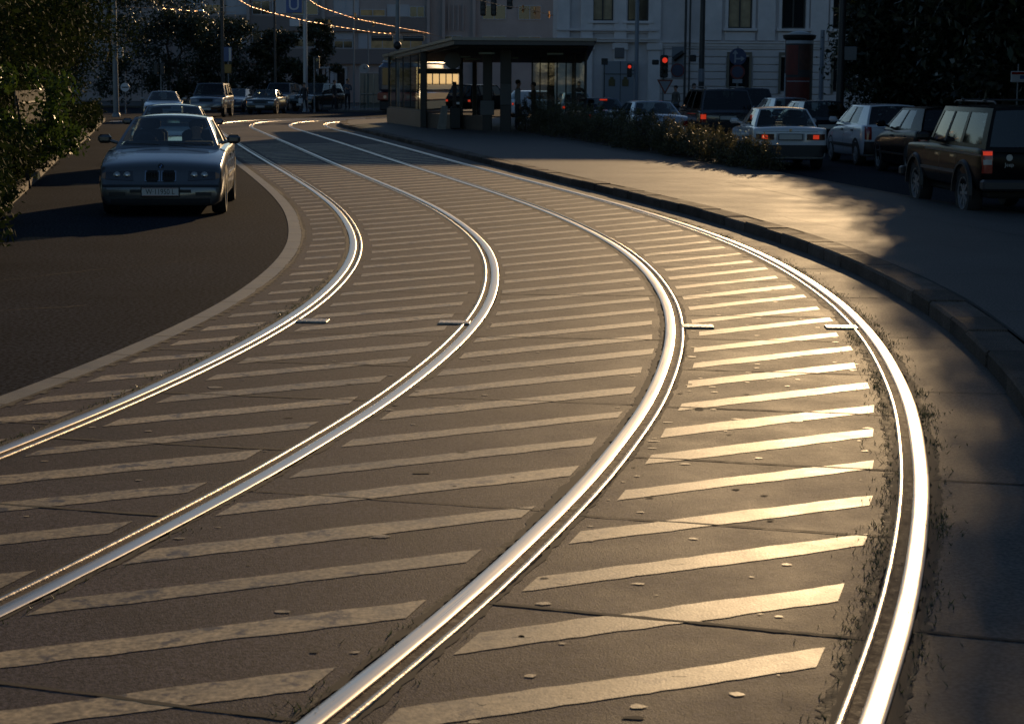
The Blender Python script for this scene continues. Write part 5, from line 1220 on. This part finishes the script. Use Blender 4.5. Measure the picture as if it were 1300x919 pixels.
p = pole('tall_mast', 'tall dark mast rising behind the small trees, left of the blue and yellow sign', 284, 118, .13, 9.5, M_dpole, 'mast')
p = pole('tall_mast', 'thin dark mast left of the silver tram mast', 350, 118, .09, 9.5, M_dpole, 'mast')
p = pole('stop_sign_post', 'post with blue and white panel above a yellow panel, in front of the dark trees', 291, 114, .04, zz(61, 114, 291), M_pole, 'stop sign')
MB().box((0, -.08, zz(70, 114, 291)), (.5, .05, .9), 0, .02).build('blue_panel', mat('sign_blue', (.04, .08, .2), .4), p); MB().box((.14, -.11, zz(70, 114, 291)), (.14, .02, .8)).build('white_strip', M_plate, p); MB().box((0, -.08, zz(88, 114, 291)), (.42, .05, .55), 0, .02).build('yellow_panel', mat('sign_yellow', (.25, .14, .02), .4), p)
p = pole('signal_post', 'signal post right of the silver mast with a sun glint on its head', 399, 108, .045, zz(73, 108, 399), M_pole, 'traffic signal')
MB().box((.2, 0, zz(80, 108, 399)), (.24, .24, .75), 0, .04).build('signal_head', M_dpole, p); MB().cyl((.2, -.16, zz(77, 108, 399)), (.2, .05, zz(77, 108, 399)), .09).build('hood', M_chrome, p)
p = pole('blue_mast', 'slender blue grey mast between the silver mast and the tram', 449, 120, .07, 9.6, M_pole, 'mast')
p = pole('lamp_mast', 'short slender mast above the tram with a small bracket', 467, 122, .06, zz(38, 122, 467), M_pole, 'mast')
p = pole('clock_post', 'post with pale round clock left of the tram', 462, 116, .04, zz(95, 116, 462), M_pole, 'clock')
disc('clock_face', mat('clock_pale', (.26, .28, .30), .4), p, 0, zz(88, 116, 462), .32, -.05, .12)
h_ = MB(); h_.box((0, -.12, zz(88, 116, 462) + .08), (.025, .01, .2)); h_.box((.07, -.12, zz(88, 116, 462)), (.16, .01, .025)); h_.build('hands', M_ink, p)
# glass fence of the far stop
gf = empty('stop_railing', (-8.6, 113, .12), 0, 'pale metal and glass railing of the far stop left of the tram', 'railing'); q = MB()
for k in range(7): q.cyl((-.9 + k * .38, k * .5, 0), (-.9 + k * .38, k * .5, 2.3), .03, None, 6)
q.tube([(-.9, 0, 2.25), (1.4, 3, 2.25)], .03); q.tube([(-.9, 0, .95), (1.4, 3, .95)], .035); q.build('posts', mat('pale_railing', (.32, .32, .30), .35, .6), gf); q = MB(); q.add([(-.9, .02, .1), (1.4, 3.02, .1), (1.4, 3.02, 2.2), (-.9, .02, 2.2), (-.9, .05, .1), (1.4, 3.05, .1), (1.4, 3.05, 2.2), (-.9, .05, 2.2)], [(0, 1, 2, 3), (4, 5, 6, 7), (0, 1, 5, 4), (3, 2, 6, 7), (0, 4, 7, 3), (1, 5, 6, 2)]); q.build('glass_panel', M_bglass, gf)
# signal mast with the two bars
p = pole('signal_mast', 'tall grey mast behind the shelter with two dark horizontal bars and round lamp', 504, 98, .13, 9.5, M_pole, 'tram signal')
zb_ = zz(50.5, 98, 504)
for dx in (-.82, .86): MB().box((dx, -.15, zb_), (1.12, .12, .26), 0, .02).build('signal_bar', M_black, p); 
[MB().box((dx, -.215, zb_ + .06), (1.04, .012, .05)).build('bar_reflector', M_pole, p) for dx in (-.82, .86)]
MB().sphere((0, -.2, zz(59, 98, 504)), .22, 14).build('round_lamp', M_black, p, 'all'); MB().box((0, .02, zb_), (1.7, .05, .06)).build('crossbar', M_pole, p)
# hanging signals
hs = empty('hanging_signals', ((628 - CX) * 96 / F, 96, zz(4, 96, 628)), 0, 'group of dark traffic signals hanging from the wires above the shelter', 'traffic signals')
for dx, dz, c_ in ((-.7, -.35, 0), (-.15, -.35, 0), (.68, 0, 1)):
    b_ = MB().box((dx, 0, dz), (.3, .25, .85), 0, .05).build('signal_head', M_black, hs)
    for k in range(3): MB().cyl((dx, -.24, dz + .27 - k * .27), (dx, -.12, dz + .27 - k * .27), .085, .1, 12).build('hood', M_redlamp if (c_ and k == 0) else M_dpole, b_)
q = MB(); [q.cyl((dx, 0, dz + .3), (dx, 0, 1.6), .02) for dx, dz in ((-.7, -.3), (-.15, -.3), (.68, 0))]; q.tube([(-1.4, 0, 1.6), (1.6, 0, 1.6)], .02); q.build('hanger', M_dpole, hs)
# right side poles
p = pole('light_mast', 'light blue grey mast right of the shelter with small lit red signal', 804, 84, .11, 9., mat('pale_mast_paint', (.17, .20, .25), .45, .2), 'mast')
b_ = MB().box((-.32, -.06, zz(90, 84, 795)), (.22, .2, .62), 0, .03).build('signal_head', M_black, p); disc('red_light', M_sigred, b_, -.32, zz(85.5, 84, 795), .075, -.18)
q = MB().box((-.16, 0, zz(90, 84, 795)), (.2, .04, .04)).build('bracket', M_dpole, p)
p = pole('slim_post', 'thin post with square black box in front of the pale gate', 764, 86, .03, zz(80, 86, 764), M_dpole); MB().box((0, 0, zz(79, 86, 764)), (.30, .2, .30), 0, .02).build('back_box', M_black, p)
p = pole('traffic_light', 'large traffic light with lit red lamp and yield sign below, left of the drain pipes', 838, 80, .045, zz(63, 80, 838), M_pole, 'traffic light')
hd_ = MB().box((.02, -.05, zz(85, 80, 838)), (.34, .26, .98), 0, .05).build('signal_head', M_black, p)
for k, mm_ in enumerate((M_sigred, M_dpole, M_dpole)):
    z_ = zz(77.5 + k * 9, 80, 838); disc('lamp', mm_, hd_, .04, z_, .115, -.19); MB().lathe([(.13, -.33), (.14, -.18), (.125, -.18), (.12, -.33)], 16, 'y', (.04, 0, z_), cap=False).build('visor', M_black, hd_)
MB().box((-.35, 0, zz(80, 80, 838)), (.3, .12, .22), 0, .03).build('side_lamp', M_black, p)
wp2 = MB().box((.62, .02, zz(80, 80, 855)), (.52, .03, 1.35), 0, .01).build('backboard', mat('board_grey', (.17, .19, .22), .5), p)
disc('sign_face', mat('sign_dim_blue', (.05, .06, .11), .5), wp2, .62, zz(90, 80, 855), .25, -.015); disc('sign_ring', mat('sign_dim_red', (.16, .03, .03), .5), wp2, .62, zz(90, 80, 855), .30, -.004, .02)
q = MB(); q.cyl((.42, -.1, zz(75, 80)), (.85, -.1, zz(66, 80)), .12, .10, 10); q.build('tilted_lamp', M_black, wp2)
yz = zz(110, 80, 842)
def tri(w_, h_, y0, y1): return [(-w_, y, h_ * .5) for y in (y0, y1)] + [(w_, y, h_ * .5) for y in (y0, y1)] + [(0, y, -h_ * .6) for y in (y0, y1)]
for nm, s_, y0, m_ in (('sign_border', .36, -.07, mat('sign_dull_red', (.20, .05, .03), .5)), ('sign_face', .25, -.085, mat('sign_face_grey', (.26, .29, .33), .5))):
    v_ = tri(s_, s_ * 1.65, y0, y0 + .012); MB().add([(x + .08, y, z_ + yz + (.02 if s_ < .3 else 0)) for x, y, z_ in v_], [(0, 2, 4), (1, 5, 3), (0, 1, 3, 2), (2, 3, 5, 4), (4, 5, 1, 0)]).build(nm, m_, p)
p = pole('dark_mast', 'thick dark mast right of the drain pipes with small box and pale band', 886, 76, .13, 8.5, M_dpole, 'mast')
MB().box((-.38, 0, zz(75, 76, 877)), (.28, .2, .28), 0, .03).build('side_box', M_black, p); MB().cyl((0, 0, zz(104, 76, 886)), (0, 0, zz(88, 76, 886)), .134, .134, 14).build('pale_band', mat('pale_mast_paint', (.17, .20, .25), .45, .2), p)
p = pole('direction_sign', 'round blue arrow sign above a dull round no parking sign and white plate', 931, 82, .035, zz(60, 82, 931), M_pole, 'road sign')
disc('blue_disc', mat('sign_arrow_blue', (.045, .06, .13), .5), p, 0, zz(73, 82, 931), .38, -.07)
ar = MB(); z_ = zz(73, 82, 931); M_arw = mat('sign_face_grey', (.26, .29, .33), .5)
ar.box((-.12, -.095, z_ - .06), (.07, .012, .42)); ar.add([(-.25, -.10, z_ + .12), (.01, -.10, z_ + .12), (-.12, -.10, z_ + .30), (-.25, -.085, z_ + .12), (.01, -.085, z_ + .12), (-.12, -.085, z_ + .30)], [(0, 1, 2), (5, 4, 3), (0, 3, 4, 1), (1, 4, 5, 2), (2, 5, 3, 0)])
ar.box((.03, -.0945, z_ - .09), (.23, .012, .07)); ar.add([(.14, -.10, z_ - .21), (.14, -.10, z_ + .03), (.31, -.10, z_ - .09), (.14, -.085, z_ - .21), (.14, -.085, z_ + .03), (.31, -.085, z_ - .09)], [(0, 2, 1), (3, 4, 5), (0, 1, 4, 3), (1, 2, 5, 4), (2, 0, 3, 5)]); ar.build('arrows', M_arw, p)
disc('red_ring', mat('sign_dim_red', (.16, .03, .03), .5), p, 0, zz(92, 82, 931), .33, -.07); disc('dark_face', mat('sign_dim_blue', (.05, .06, .11), .5), p, 0, zz(92, 82, 931), .25, -.09); MB().box((0, -.07, zz(103.5, 82, 931)), (.44, .03, .18), 0, .01).build('plate', M_arw, p)
# advertising column
ac = empty('advertising_column', ((1008 - CX) * 74 / F, 74, 0), 0, 'round advertising column with dark red posters and pale conical cap', 'advertising column')
rc = 17.5 * 74 / F; z0_, z1_ = 0, zz(52, 74, 1008)
MB().lathe([(rc, 0), (rc, z1_)], 32).build('drum', mat('column_dark', (.035, .035, .04), .7), ac, 40); MB().lathe([(rc * 1.02, z1_), (rc * 1.14, z1_ + .04), (rc * 1.2, z1_ + .18), (rc * 1.1, z1_ + .2)], 32).build('cap_ring', M_black, ac, 40)
MB().lathe([(rc * 1.05, z1_ + .18), (rc * .5, z1_ + .32), (.02, z1_ + .36)], 32).build('cap', mat('cap_pale', (.35, .37, .38), .4), ac, 'all')
M_post = mat('dark_red_poster', (.12, .018, .014), .6, var=.3, vscale=4)
def arcpatch(nm, a0, a1, z0, z1, m_, off=.008):
    q = MB(); n = 14
    for k in range(n + 1):
        a = a0 + (a1 - a0) * k / n
        for z_ in (z0, z1):
            for r_ in (rc - .01, rc + off): q.v.append((r_ * math.sin(a), -r_ * math.cos(a), z_))
    for k in range(n): b = 4 * k; q.f += [(b + 1, b + 5, b + 7, b + 3), (b + 2, b + 3, b + 7, b + 6), (b, b + 4, b + 5, b + 1)]
    q.f += [(0, 1, 3, 2), (4 * n, 4 * n + 2, 4 * n + 3, 4 * n + 1)]
    return q.build(nm, m_, ac, 40)
arcpatch('poster', -1.3, -.2, 2.25, z1_ - .22, M_post); arcpatch('poster', -.15, 1.0, 2.45, z1_ - .2, mat('brown_poster', (.07, .03, .022), .6, var=.4, vscale=5)); arcpatch('poster', -1.2, .75, .5, 2.15, M_post)
arcpatch('pale_strip', -1.5, -1.28, .4, 2.3, mat('pale_strip', (.35, .38, .42), .5), .012); arcpatch('white_edge', -1.35, 1.35, z1_ - .16, z1_ - .04, mat('pale_strip', (.35, .38, .42), .5), .01); arcpatch('print_line', -1.1, .7, 1.98, 2.01, mat('pale_strip', (.35, .38, .42), .5), .014); arcpatch('print_line', -.9, .5, 1.0, 1.03, mat('pale_strip', (.35, .38, .42), .5), .014)
p = pole('grey_mast', 'grey mast right of the advertising column', 1037, 80, .12, zz(40, 80, 1037), mat('pale_mast_paint', (.17, .20, .25), .45, .2), 'mast')
p = pole('tall_mast', 'tall dark mast with a white board, at the edge of the dark tree mass', 1061, 57, .13, 8.5, M_dpole, 'mast')
MB().box((.27, -.05, zz(69, 57, 1070)), (.40, .05, .42), 0, .01).build('white_board', mat('board_pale', (.16, .17, .18), .5), p)
p = pole('bus_stop_sign', 'thin post with small white bus stop board in front of the dark trees at right', 1284, 40, .02, zz(82, 40, 1284), M_pole, 'bus stop sign')
MB().box((0, -.03, zz(98, 40, 1284)), (.33, .03, .24), 0, .01).build('board', mat('board_white', (.38, .40, .43), .5), p); MB().box((0, -.05, zz(93.6, 40, 1284)), (.31, .008, .05)).build('red_strip', M_redlamp, p); MB().box((.08, -.05, zz(98.5, 40, 1284)), (.1, .008, .08)).build('symbol', mat('sign_blue', (.04, .08, .2), .4), p)

# overhead wires, in the sun above the crossing
def wire(label, pts, z=5.1, r=.022, ins=(), m_=None):
    P = [at(u, v, z) for u, v in pts]; out = []
    for a, b_ in zip(P[:-1], P[1:]):
        for k in range(6): out.append(a.lerp(b_, k / 6))
    out.append(P[-1]); root = empty('overhead_wire', P[0], 0, label, 'wire', 'overhead wires above the crossing')
    MB().tube([q - P[0] for q in out], r, 6).build('cable', m_ or M_wire, root, 'all')
    for u, v in ins:
        q = at(u, v, z) - P[0]; b_ = MB(); b_.cyl(q + Vector((0, 0, -.1)), q + Vector((0, 0, .28)), .05, None, 8); b_.sphere(q + Vector((0, 0, .05)), .10, 8); b_.build('clamp', M_wire, root)
    return root
wire('long golden contact wire sweeping from the top left over the crossing', [(296, -4), (318, 9), (345, 17), (388, 27), (430, 34.5), (470, 41), (510, 45), (545, 48.5)], 5.1, .018, [(418, 32)])
wire('upper golden wire running from the silver mast towards the shelter roof', [(388, -3), (402, 7), (415, 12.5), (452, 24.5), (480, 30), (510, 36), (545, 43), (565, 49)], 5.15, .016, [(451, 24), (474, 32)])
wire('short sunlit wire with three fittings at the top centre', [(594, -3), (612, 1.5), (640, 8), (670, 12), (705, 21)], 5.6, .018, [(664, 14), (679, 16.5), (697, 21)])
wire('thin pale wire at the top left between the hedge and the mast', [(155, 9), (200, 11), (260, 15.5), (300, 16)], 5.6, .012)
wire('fine cross wire high above the left cars', [(225, 15), (262, 12), (300, 8), (350, 1)], 5.9, .012)
q = empty('hanging_lamp', at(255, 12, 5.6), 0, 'small glinting lamp hanging from the thin wire at top left', 'lamp'); MB().sphere((0, 0, -.1), .13, 12, (1, 1, .8)).build('shade', M_chrome, q, 'all'); MB().cyl((0, 0, 0), (0, 0, .4), .012).build('cord', M_dpole, q)
